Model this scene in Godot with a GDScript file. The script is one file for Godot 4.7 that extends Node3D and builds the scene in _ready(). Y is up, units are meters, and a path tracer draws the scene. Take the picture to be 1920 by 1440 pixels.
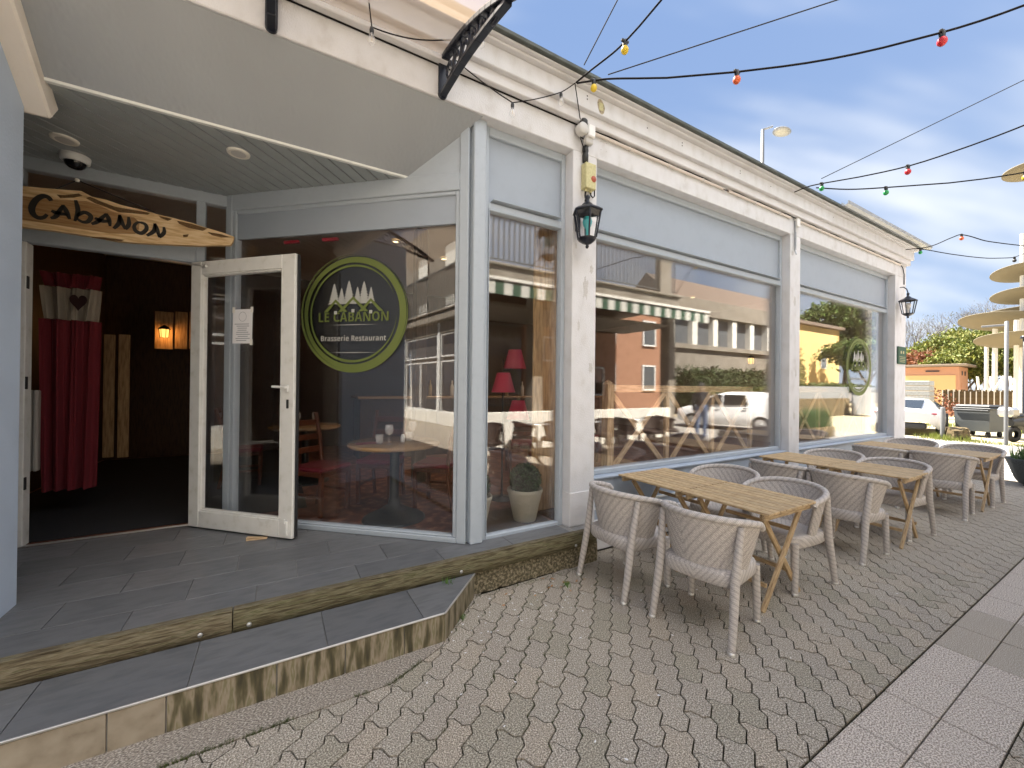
extends Node3D
# World: x runs along the restaurant front, y up, z towards the street (z = -n, n = depth into the building).
var M := {}
var rng := RandomNumberGenerator.new()
var used := {}
const EYE := Vector3(0, 1.62, 0)

func V(u: float, y: float, n: float) -> Vector3: return Vector3(u, y, -n)
func lin(r: float, g: float, b: float) -> Color: return Color(r, g, b).linear_to_srgb()

# ---------- mesh builder ----------
class MB:
	var st := SurfaceTool.new()
	func _init(): st.begin(Mesh.PRIMITIVE_TRIANGLES); st.set_uv(Vector2.ZERO)
	func flat(): st.set_smooth_group(-1)
	func soft(): st.set_smooth_group(1)
	func tri(a: Vector3, b: Vector3, c: Vector3):   # counter-clockwise seen from outside
		st.add_vertex(a); st.add_vertex(c); st.add_vertex(b)
	func quad(a: Vector3, b: Vector3, c: Vector3, d: Vector3): tri(a, b, c); tri(a, c, d)
	func poly_out(p: Array, o: Vector3):
		var nn: Vector3 = (p[1] - p[0]).cross(p[2] - p[0])
		if nn.dot(p[0] - o) < 0: p.reverse()
		for i in range(1, p.size() - 1): tri(p[0], p[i], p[i + 1])
	func box(c: Vector3, s: Vector3, bev := 0.0, t := Transform3D()):
		flat()
		var h := s * 0.5; var b: float = minf(bev, minf(h.x, minf(h.y, h.z)) * 0.9)
		var o := t * c
		for ax in 3:
			var a1 := (ax + 1) % 3; var a2 := (ax + 2) % 3
			for sg in [-1.0, 1.0]:
				var q := []
				for k in [[-1, -1], [1, -1], [1, 1], [-1, 1]]:
					var p := Vector3.ZERO
					p[ax] = sg * h[ax]; p[a1] = k[0] * (h[a1] - b); p[a2] = k[1] * (h[a2] - b)
					q.append(t * (c + p))
				poly_out(q, o)
		if b <= 0: return
		for ax in 3:
			var a1 := (ax + 1) % 3; var a2 := (ax + 2) % 3
			for s1 in [-1.0, 1.0]:
				for s2 in [-1.0, 1.0]:
					var q := []
					for k in [[-1, 0], [1, 0], [1, 1], [-1, 1]]:
						var p := Vector3.ZERO
						p[ax] = k[0] * (h[ax] - b)
						p[a1] = s1 * (h[a1] if k[1] == 0 else h[a1] - b)
						p[a2] = s2 * (h[a2] - b if k[1] == 0 else h[a2])
						q.append(t * (c + p))
					poly_out(q, o)
		for sx in [-1.0, 1.0]:
			for sy in [-1.0, 1.0]:
				for sz in [-1.0, 1.0]:
					var g := Vector3(sx, sy, sz)
					var q := []
					for ax in 3:
						var p := (h - Vector3(b, b, b)) * g
						p[ax] = g[ax] * h[ax]
						q.append(t * (c + p))
					poly_out(q, o)
	# box between ranges in (u, y, n)
	func rng_box(u0: float, u1: float, y0: float, y1: float, n0: float, n1: float, bev := 0.0):
		box(Vector3((u0 + u1) / 2, (y0 + y1) / 2, -(n0 + n1) / 2), Vector3(absf(u1 - u0), absf(y1 - y0), absf(n1 - n0)), bev)
	func bar(a: Vector3, b: Vector3, w: float, d: float, bev := 0.0, up := Vector3.UP):
		var x := (b - a).normalized()
		if absf(x.dot(up)) > 0.98: up = Vector3(0, 0, 1)
		var z := x.cross(up).normalized(); var y := z.cross(x)
		box(Vector3.ZERO, Vector3(a.distance_to(b), w, d), bev, Transform3D(Basis(x, y, z), (a + b) / 2))
	func tube(pts: Array, rad, n := 8, cap := true, vs := 1.0):
		soft()
		var rings := []; var prev := Vector3.UP; var L := 0.0
		for i in pts.size():
			var d: Vector3 = (pts[mini(i + 1, pts.size() - 1)] - pts[maxi(i - 1, 0)]).normalized()
			if i == 0: prev = d.cross(Vector3.UP if absf(d.y) < 0.9 else Vector3.RIGHT).normalized()
			var x := (prev - d * prev.dot(d)).normalized(); prev = x
			var y := d.cross(x)
			if i > 0: L += (pts[i] as Vector3).distance_to(pts[i - 1])
			var r: float = rad if rad is float else rad[i]
			var ring := []
			for k in n + 1:
				var a := TAU * k / n
				ring.append([pts[i] + (x * cos(a) + y * sin(a)) * r, Vector2(float(k) / n, L * vs)])
			rings.append(ring)
		for i in rings.size() - 1:
			for k in n:
				for v in [rings[i][k], rings[i + 1][k + 1], rings[i][k + 1], rings[i][k], rings[i + 1][k], rings[i + 1][k + 1]]:
					st.set_uv(v[1]); st.add_vertex(v[0])
		if cap:
			flat()
			for e in [0, rings.size() - 1]:
				var q := []
				for k in n: q.append(rings[e][k][0])
				poly_out(q, pts[1] if e == 0 else pts[pts.size() - 2])
	func lathe(prof: Array, n := 24, at := Vector3.ZERO):    # prof: Vector2(radius, height), bottom to top
		soft()
		for i in prof.size() - 1:
			for k in n:
				var a := TAU * k / n; var b := TAU * (k + 1) / n
				var p = func(q: Vector2, t: float) -> Vector3: return at + Vector3(q.x * cos(t), q.y, -q.x * sin(t))
				quad(p.call(prof[i], a), p.call(prof[i], b), p.call(prof[i + 1], b), p.call(prof[i + 1], a))
	# polygon in the x/y plane of t, extruded from z = z0 to z1 (front), chamfer on the front edge
	func prism(poly: PackedVector2Array, z0: float, z1: float, t := Transform3D(), bev := 0.0, back := true):
		flat()
		if Geometry2D.is_polygon_clockwise(poly): poly = poly.duplicate(); poly.reverse()
		var top := poly
		if bev > 0:
			var off := Geometry2D.offset_polygon(poly, -bev)
			if off.size() == 1 and off[0].size() == poly.size(): top = off[0]
			else: bev = 0.0
			if bev > 0:
				if Geometry2D.is_polygon_clockwise(top): top.reverse()
				var best := 0
				for i in top.size():
					if top[i].distance_squared_to(poly[0]) < top[best].distance_squared_to(poly[0]): best = i
				var r := PackedVector2Array()
				for i in top.size(): r.append(top[(best + i) % top.size()])
				top = r
		var idx := Geometry2D.triangulate_polygon(top)
		for i in range(0, idx.size(), 3):
			var a := top[idx[i]]; var b := top[idx[i + 1]]; var c := top[idx[i + 2]]
			if (b - a).cross(c - a) < 0: var w := b; b = c; c = w
			tri(t * Vector3(a.x, a.y, z1), t * Vector3(b.x, b.y, z1), t * Vector3(c.x, c.y, z1))
			if back and bev == 0: tri(t * Vector3(a.x, a.y, z0), t * Vector3(c.x, c.y, z0), t * Vector3(b.x, b.y, z0))
		for i in poly.size():
			var j := (i + 1) % poly.size()
			var zb := z1 - bev
			quad(t * Vector3(poly[i].x, poly[i].y, z0), t * Vector3(poly[j].x, poly[j].y, z0), t * Vector3(poly[j].x, poly[j].y, zb), t * Vector3(poly[i].x, poly[i].y, zb))
			if bev > 0: quad(t * Vector3(poly[i].x, poly[i].y, zb), t * Vector3(poly[j].x, poly[j].y, zb), t * Vector3(top[j].x, top[j].y, z1), t * Vector3(top[i].x, top[i].y, z1))
	# grid surface with uv; P[i][j] positions, UV[i][j]; outward side is du x dv
	func sheet(P: Array, U: Array):
		soft()
		for i in P.size() - 1:
			for j in P[i].size() - 1:
				for k in [[0, 0], [1, 1], [1, 0], [0, 0], [0, 1], [1, 1]]:
					st.set_uv(U[i + k[0]][j + k[1]]); st.add_vertex(P[i + k[0]][j + k[1]])
	func done() -> ArrayMesh:
		st.generate_normals()
		return st.commit()

# ---------- scene helpers ----------
func numbered(s: String) -> String:
	var k: int = used.get(s, 0)
	used[s] = k + 1
	return s if k == 0 else "%s_%03d" % [s, k]
func tag(o: Node, label := "", cat := "", group := "", kind := ""):
	if label: o.set_meta("label", label)
	if cat: o.set_meta("category", cat)
	if group: o.set_meta("group", group)
	if kind: o.set_meta("kind", kind)
func thing(called: String, label: String, cat: String, at := Vector3.ZERO, turn := 0.0, group := "") -> Node3D:
	var o := Node3D.new(); o.name = numbered(called); add_child(o)
	o.position = at; o.rotation.y = turn
	tag(o, label, cat, group)
	return o
func part(parent: Node, called: String, mesh, mat: Material, t := Transform3D()) -> Node3D:
	var o: Node3D = Node3D.new() if mesh == null else MeshInstance3D.new(); o.name = called
	if mesh != null:
		o.mesh = mesh.done() if mesh is MB else mesh
		o.material_override = mat
	o.transform = t
	parent.add_child(o, true)
	return o
func solo(called: String, mesh, mat: Material, label: String, cat: String, at := Vector3.ZERO, group := "") -> Node3D:
	var o := part(self, numbered(called), mesh, mat); o.position = at
	tag(o, label, cat, group)
	return o
func struct(called: String, mesh, mat: Material) -> Node3D:
	var o := part(self, numbered(called), mesh, mat); tag(o, "", "", "", "structure")
	return o
func copy(o: Node3D, at: Vector3, turn := 0.0, label := "") -> Node3D:
	var c: Node3D = o.duplicate(); c.name = numbered(String(o.name).trim_suffix("_000")); add_child(c)
	c.position = at; c.rotation.y = turn
	if label: c.set_meta("label", label)
	return c
func pbox(parent: Node, called: String, mat: Material, u0: float, u1: float, y0: float, y1: float, n0: float, n1: float, bev := 0.004) -> Node3D:
	var b := MB.new(); var c := V((u0 + u1) / 2, (y0 + y1) / 2, (n0 + n1) / 2)
	b.box(Vector3.ZERO, Vector3(absf(u1 - u0), absf(y1 - y0), absf(n1 - n0)), bev)
	return part(parent, called, b, mat, Transform3D(Basis(), c))

# ---------- materials ----------
func noise(freq: float, oct := 4, sd := 1, type := FastNoiseLite.TYPE_SIMPLEX_SMOOTH) -> FastNoiseLite:
	var f := FastNoiseLite.new(); f.seed = sd; f.frequency = freq; f.noise_type = type
	f.fractal_octaves = oct; f.fractal_type = FastNoiseLite.FRACTAL_FBM if oct > 1 else FastNoiseLite.FRACTAL_NONE
	return f
func ntex(freq: float, oct: int, sd: int, ramp := [], type := FastNoiseLite.TYPE_SIMPLEX_SMOOTH, size := 512) -> NoiseTexture2D:
	var t := NoiseTexture2D.new(); t.width = size; t.height = size; t.seamless = true; t.noise = noise(freq, oct, sd, type)
	if ramp:
		var g := Gradient.new(); var off := PackedFloat32Array(); var col := PackedColorArray()
		for r in ramp: off.append(r[0]); col.append(Color(r[1][0], r[1][1], r[1][2]).linear_to_srgb())
		g.offsets = off; g.colors = col; t.color_ramp = g
	return t
func mat(nm: String, c: Color, rough: float, o := {}) -> StandardMaterial3D:
	var m := StandardMaterial3D.new(); m.resource_name = nm
	m.albedo_color = c; m.roughness = rough
	m.metallic = o.get("metal", 0.0); m.metallic_specular = o.get("spec", 0.5)
	if o.has("tex"): m.albedo_texture = o.tex
	if o.has("bump"): m.heightmap_enabled = true; m.heightmap_texture = o.bump; m.heightmap_scale = o.get("bs", 0.3)
	if o.has("scale"):
		m.uv1_triplanar = o.get("tri", true); m.uv1_world_triplanar = o.get("world", false); m.uv1_scale = o.scale
		m.uv1_triplanar_sharpness = 4.0
	if o.has("off"): m.uv1_offset = o.off
	if o.has("rtex"): m.roughness_texture = o.rtex
	if o.has("vc"): m.vertex_color_use_as_albedo = true
	if o.has("back"): m.backlight_enabled = true; m.backlight = o.back
	if o.has("emit"): m.emission_enabled = true; m.emission = o.emit; m.emission_energy_multiplier = o.get("ee", 1.0)
	if o.has("alpha"):
		m.transparency = BaseMaterial3D.TRANSPARENCY_ALPHA; m.albedo_color.a = o.alpha
	if o.has("coat"): m.clearcoat_enabled = true; m.clearcoat = o.coat; m.clearcoat_roughness = 0.1
	if o.has("sheen"): m.rim_enabled = true; m.rim = o.sheen; m.rim_tint = 0.5
	if o.has("detail"):
		m.detail_enabled = true; m.detail_albedo = o.detail; m.detail_mask = o.mask; m.detail_blend_mode = BaseMaterial3D.BLEND_MODE_MIX
	M[nm] = m
	return m

func img_tex(w: int, h: int, f: Callable) -> ImageTexture:
	var im := Image.create(w, h, false, Image.FORMAT_RGB8)
	for y in h:
		for x in w: im.set_pixel(x, y, f.call(x, y))
	return ImageTexture.create_from_image(im)

func make_materials():
	var CELL := FastNoiseLite.TYPE_CELLULAR
	var fine := ntex(0.22, 2, 5)
	var grit := ntex(0.11, 3, 6)
	var cloud := ntex(0.012, 5, 7)
	var soft := ntex(0.02, 4, 8)
	var Vx := Vector3.ONE
	# paving
	var pav := ntex(0.10, 4, 11, [[0.0, [.10, .088, .072]], [0.36, [.25, .222, .19]], [0.52, [.365, .328, .285]], [0.66, [.47, .43, .38]], [0.82, [.72, .68, .62]]])
	var k := 0
	for c in [Vector3(.97, .955, .935), Vector3(.91, .895, .885), Vector3(.98, .945, .90), Vector3(.93, .925, .905), Vector3(.84, .84, .79)]:
		mat("paver%d" % k, lin(c.x * 1.13, c.y * 1.12, c.z * 1.08), 0.92, {"tex": pav, "scale": Vx * 2.0, "world": true, "bump": pav, "bs": 0.4, "off": Vector3(k * .17, 0, k * .31), "spec": .35})
		k += 1
	mat("joint", lin(.045, .038, .028), 1.0, {"tex": ntex(0.06, 4, 12, [[0, [.3, .28, .2]], [.5, [.8, .75, .6]], [.62, [.65, .85, .25]], [1, [.9, 1.1, .35]]]), "scale": Vx * 1.2, "world": true})
	mat("brown_leaf", lin(.36, .17, .07), .8, {"back": lin(.3, .15, .06)}); mat("weed", lin(.10, .20, .04), .7, {"back": lin(.1, .2, .03)})
	mat("moss", lin(.085, .11, .03), 1.0, {"bump": grit, "bs": .6, "scale": Vx * 3.0, "world": true})
	var slabt := ntex(0.085, 3, 13, [[0.0, [.15, .13, .115]], [0.36, [.30, .265, .24]], [0.52, [.46, .42, .385]], [0.7, [.66, .62, .58]]])
	mat("slab_rough", lin(1.1, 1.05, .99), .9, {"tex": slabt, "scale": Vector3(1.7, 1.7, 2.6), "world": true, "bump": slabt, "bs": .35})
	mat("slab_smooth", lin(1.12, 1.08, 1.02), .85, {"tex": pav, "scale": Vx * 3.2, "world": true, "bump": pav, "bs": .15})
	mat("ground", lin(.20, .18, .155), 1.0, {"tex": ntex(0.05, 5, 14, [[0, [.7, .7, .7]], [1, [1, 1, 1]]]), "scale": Vx * .3, "world": true, "bump": grit, "bs": .5})
	mat("asphalt", lin(.34, .32, .29), .95, {"tex": ntex(0.10, 4, 15, [[0, [.55, .55, .55]], [.5, [.8, .8, .8]], [1, [1, 1, 1]]]), "scale": Vx * .9, "world": true, "bump": grit, "bs": .4})
	mat("gravel", lin(.42, .36, .24), 1.0, {"tex": ntex(0.07, 4, 16, [[0, [.5, .5, .4]], [.6, [1, 1, 1]]]), "scale": Vx * .6, "world": true, "bump": grit, "bs": .8})
	mat("grass", lin(.13, .15, .03), 1.0, {"back": lin(.1, .12, .02)})
	mat("mortar", lin(.86, .83, .79), .95, {"tex": pav, "scale": Vector3(1.4, 1, 2.1), "world": true, "bump": pav, "bs": .4})
	# entrance
	mat("slate0", lin(.150, .153, .158), .5, {"tex": ntex(0.013, 5, 18, [[0, [.72, .74, .76]], [.5, [.95, .95, .95]], [1, [1.25, 1.25, 1.24]]]), "scale": Vector3(.7, 1, 2.2), "world": true, "bump": soft, "bs": .12, "rtex": ntex(.02, 4, 19, [[0, [.7, .7, .7]], [1, [1, 1, 1]]])})
	mat("slate1", lin(.130, .133, .138), .55, {"tex": M.slate0.albedo_texture, "scale": Vector3(.6, 1, 1.9), "world": true, "off": Vector3(.3, 0, .4), "bump": soft, "bs": .12})
	mat("grout", lin(.30, .29, .27), .95)
	var ww := ntex(0.02, 5, 21, [[0, [.05, .038, .022]], [.32, [.12, .10, .062]], [.5, [.19, .165, .11]], [.62, [.25, .23, .17]], [.78, [.12, .115, .055]], [1, [.34, .32, .26]]])
	mat("beam_wood", lin(.80, .75, .68), .95, {"tex": ww, "scale": Vector3(.42, 5.2, 5.2), "bump": ww, "bs": 1.2})
	mat("beam_wood_b", lin(.70, .69, .57), .95, {"tex": ww, "scale": Vector3(.40, 4.8, 4.8), "off": Vector3(.4, .3, .2), "bump": ww, "bs": 1.2})
	var st := ntex(0.022, 5, 22, [[0, [.04, .036, .02]], [.30, [.10, .088, .045]], [.42, [.17, .15, .085]], [.5, [.26, .225, .15]], [.62, [.36, .31, .23]], [.74, [.20, .19, .10]], [.85, [.34, .295, .22]], [1, [.42, .37, .29]]])
	mat("riser", lin(.80, .77, .77), .8, {"tex": st, "scale": Vector3(1.3, .26, 1.3), "world": true, "bump": soft, "bs": .15})
	mat("riser_clean", lin(.82, .80, .79), .75, {"tex": ntex(0.02, 5, 24, [[0, [.20, .165, .115]], [.25, [.31, .265, .20]], [.6, [.38, .33, .255]], [1, [.43, .38, .30]]]), "scale": Vx * .8, "world": true, "bump": soft, "bs": .1})
	mat("rotten_wall", lin(1, 1, 1), 1.0, {"tex": ntex(0.045, 5, 23, [[0, [.06, .05, .03]], [.4, [.12, .105, .065]], [.6, [.22, .185, .12]], [.85, [.36, .31, .22]]]), "scale": Vx * 1.4, "world": true, "bump": grit, "bs": 1.0})
	mat("alu", lin(.75, .74, .72), .35, {"metal": .8})
	mat("steel", lin(.55, .55, .55), .3, {"metal": 1.0})
	# facade
	var pl := ntex(0.013, 5, 25, [[0, [.72, .695, .67]], [.3, [.82, .81, .795]], [.6, [.86, .852, .845]], [1, [.89, .885, .88]]])
	mat("plaster", lin(.75, .76, .79), .9, {"tex": pl, "scale": Vector3(.8, .5, .8), "world": true, "bump": fine, "bs": .18})
	mat("plaster_b", lin(.75, .75, .77), .85, {"tex": pl, "scale": Vector3(.35, .6, .35), "world": true, "off": Vector3(.4, .2, .1), "bump": grit, "bs": .12})
	mat("plaster_warm", lin(.88, .82, .75), .9, {"tex": pl, "scale": Vector3(.3, .3, .3), "world": true, "bump": fine, "bs": .15})
	mat("scar", lin(.42, .36, .25), 1.0, {"bump": grit, "bs": .8, "scale": Vx * 2.0, "tex": ntex(.05, 4, 27, [[0, [.3, .3, .3]], [.5, [1, 1, 1]]])})
	mat("panel", lin(.325, .37, .43), .45, {"tex": ntex(.014, 4, 39, [[0, [.95, .95, .95]], [.5, [1, 1, 1]]]), "bump": ntex(.012, 3, 28), "bs": .05, "scale": Vx * .6, "world": true, "spec": .5})
	mat("frame", lin(.40, .45, .505), .45, {"tex": ntex(.03, 4, 29, [[0, [.93, .93, .93]], [.4, [1, 1, 1]]]), "scale": Vx * .8, "world": true, "bump": fine, "bs": .04})
	mat("sill_paint", lin(.40, .46, .55), .45, {"tex": ntex(.015, 4, 30, [[0, [.82, .84, .86]], [1, [1, 1, 1]]]), "scale": Vx * .5, "world": true})
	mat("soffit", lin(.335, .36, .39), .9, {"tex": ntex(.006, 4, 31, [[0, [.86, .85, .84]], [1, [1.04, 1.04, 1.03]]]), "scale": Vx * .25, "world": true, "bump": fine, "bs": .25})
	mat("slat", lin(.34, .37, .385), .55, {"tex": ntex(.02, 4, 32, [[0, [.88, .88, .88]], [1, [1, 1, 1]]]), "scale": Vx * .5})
	mat("trim_white", lin(.74, .76, .74), .5)
	mat("pillar_blue", lin(.52, .61, .74), .7, {"tex": ntex(.008, 4, 33, [[0, [.9, .9, .9]], [1, [1.03, 1.03, 1.03]]]), "scale": Vx * .4, "world": true, "bump": fine, "bs": .1})
	mat("roof_edge", lin(.10, .115, .11), .7, {"tex": ntex(.03, 4, 34, [[0, [.5, .5, .45]], [1, [1.2, 1.2, 1.2]]]), "scale": Vector3(.4, 2, 2), "world": true})
	mat("zinc", lin(.42, .44, .46), .4, {"metal": .5, "tex": ntex(.02, 4, 35, [[0, [.7, .7, .7]], [1, [1, 1, 1]]]), "scale": Vx * .7, "world": true})
	mat("roof", lin(.14, .13, .12), 1.0)
	mat("orange_pipe", lin(.50, .20, .09), .45)
	mat("pvc_white", lin(.78, .775, .75), .3, {"tex": ntex(.02, 4, 36, [[0, [.80, .79, .74]], [.4, [.95, .95, .94]], [1, [1, 1, 1]]]), "scale": Vx * .8})
	mat("rubber", lin(.02, .02, .022), .7)
	var g := mat("glass", Color(1, 1, 1), 0.0, {"alpha": 0.0}); g.metallic_specular = .5
	mat("paper", lin(.80, .79, .80), .8); mat("ink", lin(.30, .30, .33), .8)
	mat("black_metal", lin(.012, .015, .026), .35); mat("black_paint", lin(.02, .02, .02), .5)
	mat("polycarb", lin(.36, .27, .19), .35, {"alpha": .52, "back": lin(.5, .38, .27)})
	mat("cable", lin(.018, .017, .018), .9, {"spec": .2}); mat("cable_grey", lin(.05, .05, .055), .9, {"spec": .2})
	var cg := mat("bulb_glass", Color(1, 1, 1), 0.0, {"alpha": 0.16}); cg.metallic_specular = .5
	mat("bulb_red", lin(.55, .02, .03), .4); mat("bulb_yellow", lin(.70, .50, .03), .4)
	mat("bulb_orange", lin(.70, .13, .04), .4); mat("bulb_green", lin(.02, .34, .09), .4)
	mat("brass", lin(.55, .42, .2), .35, {"metal": .9})
	mat("conduit", lin(.66, .60, .54), .5); mat("box_white", lin(.78, .78, .77), .45); mat("box_grey", lin(.55, .54, .52), .5)
	mat("box_beige", lin(.60, .555, .30), .5, {"tex": ntex(.02, 4, 37, [[0, [.75, .75, .7]], [1, [1, 1, 1]]]), "scale": Vx * 3}); mat("red_button", lin(.42, .09, .04), .5)
	mat("teal_bulb", lin(.03, .36, .40), .3, {"coat": .5})
	mat("lens", lin(.78, .75, .68), .4); mat("dome", lin(.01, .01, .012), .08)
	# sign
	var sw := ntex(.018, 4, 41, [[0, [.50, .31, .14]], [.35, [.68, .45, .22]], [.6, [.78, .56, .31]], [1, [.84, .64, .39]]])
	mat("sapwood", lin(1, 1, 1), .6, {"tex": sw, "scale": Vector3(.5, 3.5, 3.5), "bump": sw, "bs": .2})
	mat("heartwood", lin(.52, .42, .32), .6, {"tex": sw, "scale": Vector3(.45, 4.5, 4.5), "off": Vector3(.3, .2, 0)})
	mat("bark", lin(.30, .17, .075), .95, {"tex": ntex(.04, 4, 42, [[0, [.4, .4, .4]], [1, [1.6, 1.5, 1.3]]]), "scale": Vector3(3, 8, 8), "bump": grit, "bs": .8})
	mat("letter", lin(.022, .018, .014), .7)
	# furniture
	var tw := ntex(.02, 5, 43, [[0, [.24, .15, .07]], [.35, [.45, .31, .165]], [.6, [.55, .40, .225]], [1, [.66, .51, .31]]])
	for i in 4: mat("teak%d" % i, lin([.96, .88, 1.0, .84][i], [.97, .9, 1.0, .85][i], [.98, .93, .99, .88][i]), .6, {"tex": tw, "scale": Vector3(.9, 7, 7), "off": Vector3(i * .27, i * .4, i * .13), "bump": tw, "bs": .12})
	mat("teak_shaded", lin(.80, .78, .76), .6, {"tex": tw, "scale": Vector3(.8, 6, 6), "off": Vector3(.6, .1, .4)})  # same teak, darkened for the shade beneath the tabletop
	var wick := func(leg: bool) -> ImageTexture:
		var nz := noise(.09, 3, 51)
		return img_tex(512, 512, func(x: float, y: float):
			var u := x / 512.0; var v := y / 512.0
			var d: float; var e: float
			if leg: d = v * 12.0 + u * 2.0; e = v * 46.0 - u * 10.0
			else:
				var s := absf(u - .42)
				d = v * 11.0 + s * 19.0; e = s * 60.0 - v * 52.0
			var f := d - floorf(d); var band := 1.0 - pow(absf(f * 2.0 - 1.0), 3.0)
			var r := e + (0.5 if int(floorf(d)) % 2 == 0 else 0.0); var h := r - floorf(r)
			var strand := 1.0 - pow(absf(h * 2.0 - 1.0), 2.0)
			var t := .73 + .06 * band + .19 * strand * (.5 + .5 * band) + nz.get_noise_2d(x, y) * .12
			return Color(t, t, t)
		)
	var wp: ImageTexture = wick.call(false); var wl: ImageTexture = wick.call(true)
	mat("wicker", lin(.645, .595, .56), .75, {"tex": wp, "bump": wp, "bs": .9, "spec": .35})
	mat("wicker_leg", lin(.665, .615, .58), .75, {"tex": wl, "bump": wl, "bs": .8, "spec": .35})
	mat("wicker_dark", lin(.055, .035, .028), .6, {"tex": wp, "bump": wp, "bs": .8})
	mat("wicker_dark_leg", lin(.05, .032, .026), .6, {"tex": wl, "bump": wl, "bs": .8})
	# interior
	mat("red_seat", lin(.18, .018, .03), .5); mat("chair_wood", lin(.22, .075, .035), .45, {"tex": tw, "scale": Vector3(5, 1, 5)})
	mat("table_top", lin(.30, .19, .10), .25); mat("iron", lin(.015, .018, .018), .4)
	mat("floor_in", lin(.72, .55, .5), .5, {"tex": ntex(.016, 5, 52, [[0, [.10, .04, .026]], [.45, [.18, .075, .045]], [.62, [.25, .12, .07]], [.8, [.38, .24, .16]]]), "scale": Vx * .7, "world": true})
	mat("mat_dark", lin(.022, .023, .027), 1.0, {"bump": fine, "bs": .5, "scale": Vx * 4, "world": true})
	mat("wall_in", lin(.17, .125, .09), .9); mat("ceil_in", lin(.42, .36, .29), .9); mat("dark_wood", lin(.12, .082, .055), .6, {"tex": tw, "scale": Vector3(3, .4, 3)})
	var pine := ntex(.016, 4, 53, [[0, [.32, .20, .10]], [.4, [.54, .37, .21]], [.7, [.64, .46, .28]], [1, [.70, .53, .34]]])
	mat("pine", lin(1, 1, 1), .6, {"tex": pine, "scale": Vector3(.6, 5, 5), "bump": pine, "bs": .1})
	mat("pine_v", lin(.72, .64, .52), .65, {"tex": pine, "scale": Vector3(4, .5, 4)})
	mat("oak", lin(.95, .86, .70), .6, {"tex": pine, "scale": Vector3(3, .4, 3)})
	mat("curtain_red", lin(.16, .010, .018), .85, {"sheen": .4}); mat("curtain_cream", lin(.36, .31, .25), .85, {"sheen": .4}); mat("heart", lin(.03, .008, .008), .9)
	mat("radiator", lin(.38, .36, .33), .4)
	mat("lampshade", lin(.58, .04, .10), .8, {"back": lin(.6, .06, .12)})
	mat("glow", lin(1, .75, .35), .5, {"emit": Color(1, .72, .35), "ee": 0.5})
	mat("spot_glow", lin(1, .9, .7), .5, {"emit": Color(1, .85, .6), "ee": 0.8})
	mat("pot", lin(.62, .58, .47), .8, {"tex": ntex(.03, 4, 54, [[0, [.72, .72, .70]], [1, [1, 1, 1]]]), "scale": Vector3(12, 2, 12), "bump": ntex(.03, 3, 55), "bs": .6})
	mat("leaf_box", lin(.045, .085, .03), .5, {"vc": 1, "back": lin(.05, .09, .02)})
	mat("soil", lin(.03, .02, .012), 1.0)
	mat("vinyl_black", lin(.010, .010, .012), .6); mat("vinyl_green", lin(.135, .17, .038), .6); mat("vinyl_white", lin(.42, .42, .40), .6)
	mat("drink", lin(.25, .02, .02), .2)
	# surroundings
	mat("car_white", lin(.80, .80, .80), .3, {"coat": 1.0}); mat("car_glass", lin(.015, .018, .02), .05); mat("tyre", lin(.018, .018, .018), .85); mat("rim_dark", lin(.04, .04, .042), .35, {"metal": .6}); mat("rim_silver", lin(.6, .6, .6), .3, {"metal": .9})
	mat("tail_red", lin(.35, .01, .03), .2); mat("plastic_dark", lin(.035, .038, .042), .5); mat("bin_grey", lin(.085, .095, .10), .55)
	mat("post_grey", lin(.16, .165, .17), .5); mat("mast_white", lin(.80, .79, .74), .5); mat("disc", lin(.19, .165, .115), .8); mat("old_paint", lin(.56, .55, .54), .9, {"bump": grit, "bs": .4, "scale": Vx * 2, "tex": ntex(.05, 4, 38, [[0, [.75, .75, .75]], [.6, [1, 1, 1]]])})
	mat("shed_sunlit", lin(.80, .56, .27), .9); mat("shed_salmon", lin(.62, .33, .21), .9); mat("shed_roof", lin(.30, .24, .19), .9)  # kiosk yellow is the sunlit and salmon the shaded tone of one render
	mat("fence_wood", lin(.20, .20, .17), .9, {"tex": tw, "scale": Vector3(3, .5, 3)}); mat("leaf", lin(1, 1, 1), .7, {"vc": 1, "back": lin(.18, .2, .06)})
	mat("tree_bark", lin(.20, .17, .135), 1.0, {"bump": grit, "bs": 1.0, "scale": Vx * 2}); mat("twig", lin(.15, .135, .13), 1.0)
	mat("stone", lin(.50, .42, .31), .95, {"tex": st, "scale": Vx * .6, "bump": grit, "bs": 1.0}); mat("planter_stone", lin(.10, .115, .12), .9, {"bump": grit, "bs": 1.2, "scale": Vx * 2, "tex": ntex(.04, 4, 61, [[0, [.5, .5, .5]], [1, [1.2, 1.2, 1.2]]])})
	mat("awn_green", lin(.045, .10, .065), .85, {"back": lin(.05, .1, .07)}); mat("awn_white", lin(.72, .71, .66), .85, {"back": lin(.5, .5, .46)})
	mat("concrete_b", lin(.30, .27, .23), .9, {"tex": ntex(.01, 5, 62, [[0, [.6, .58, .55]], [1, [1, 1, 1]]]), "scale": Vx * .2, "world": true}); mat("white_wall", lin(.74, .72, .66), .9)
	mat("rail_metal", lin(.12, .125, .12), .5); mat("shop_white", lin(.70, .70, .68), .5); mat("window_glass", lin(.11, .12, .13), .05); mat("ochre", lin(.62, .43, .18), .9); mat("orange_wall", lin(.36, .19, .12), .9)
	mat("tile_roof", lin(.16, .12, .095), .95); mat("skin", lin(.50, .31, .22), .6); mat("cloth_dark", lin(.015, .016, .02), .85); mat("denim", lin(.06, .09, .16), .85); mat("pale_bar", lin(.75, .74, .70), .8)

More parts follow.
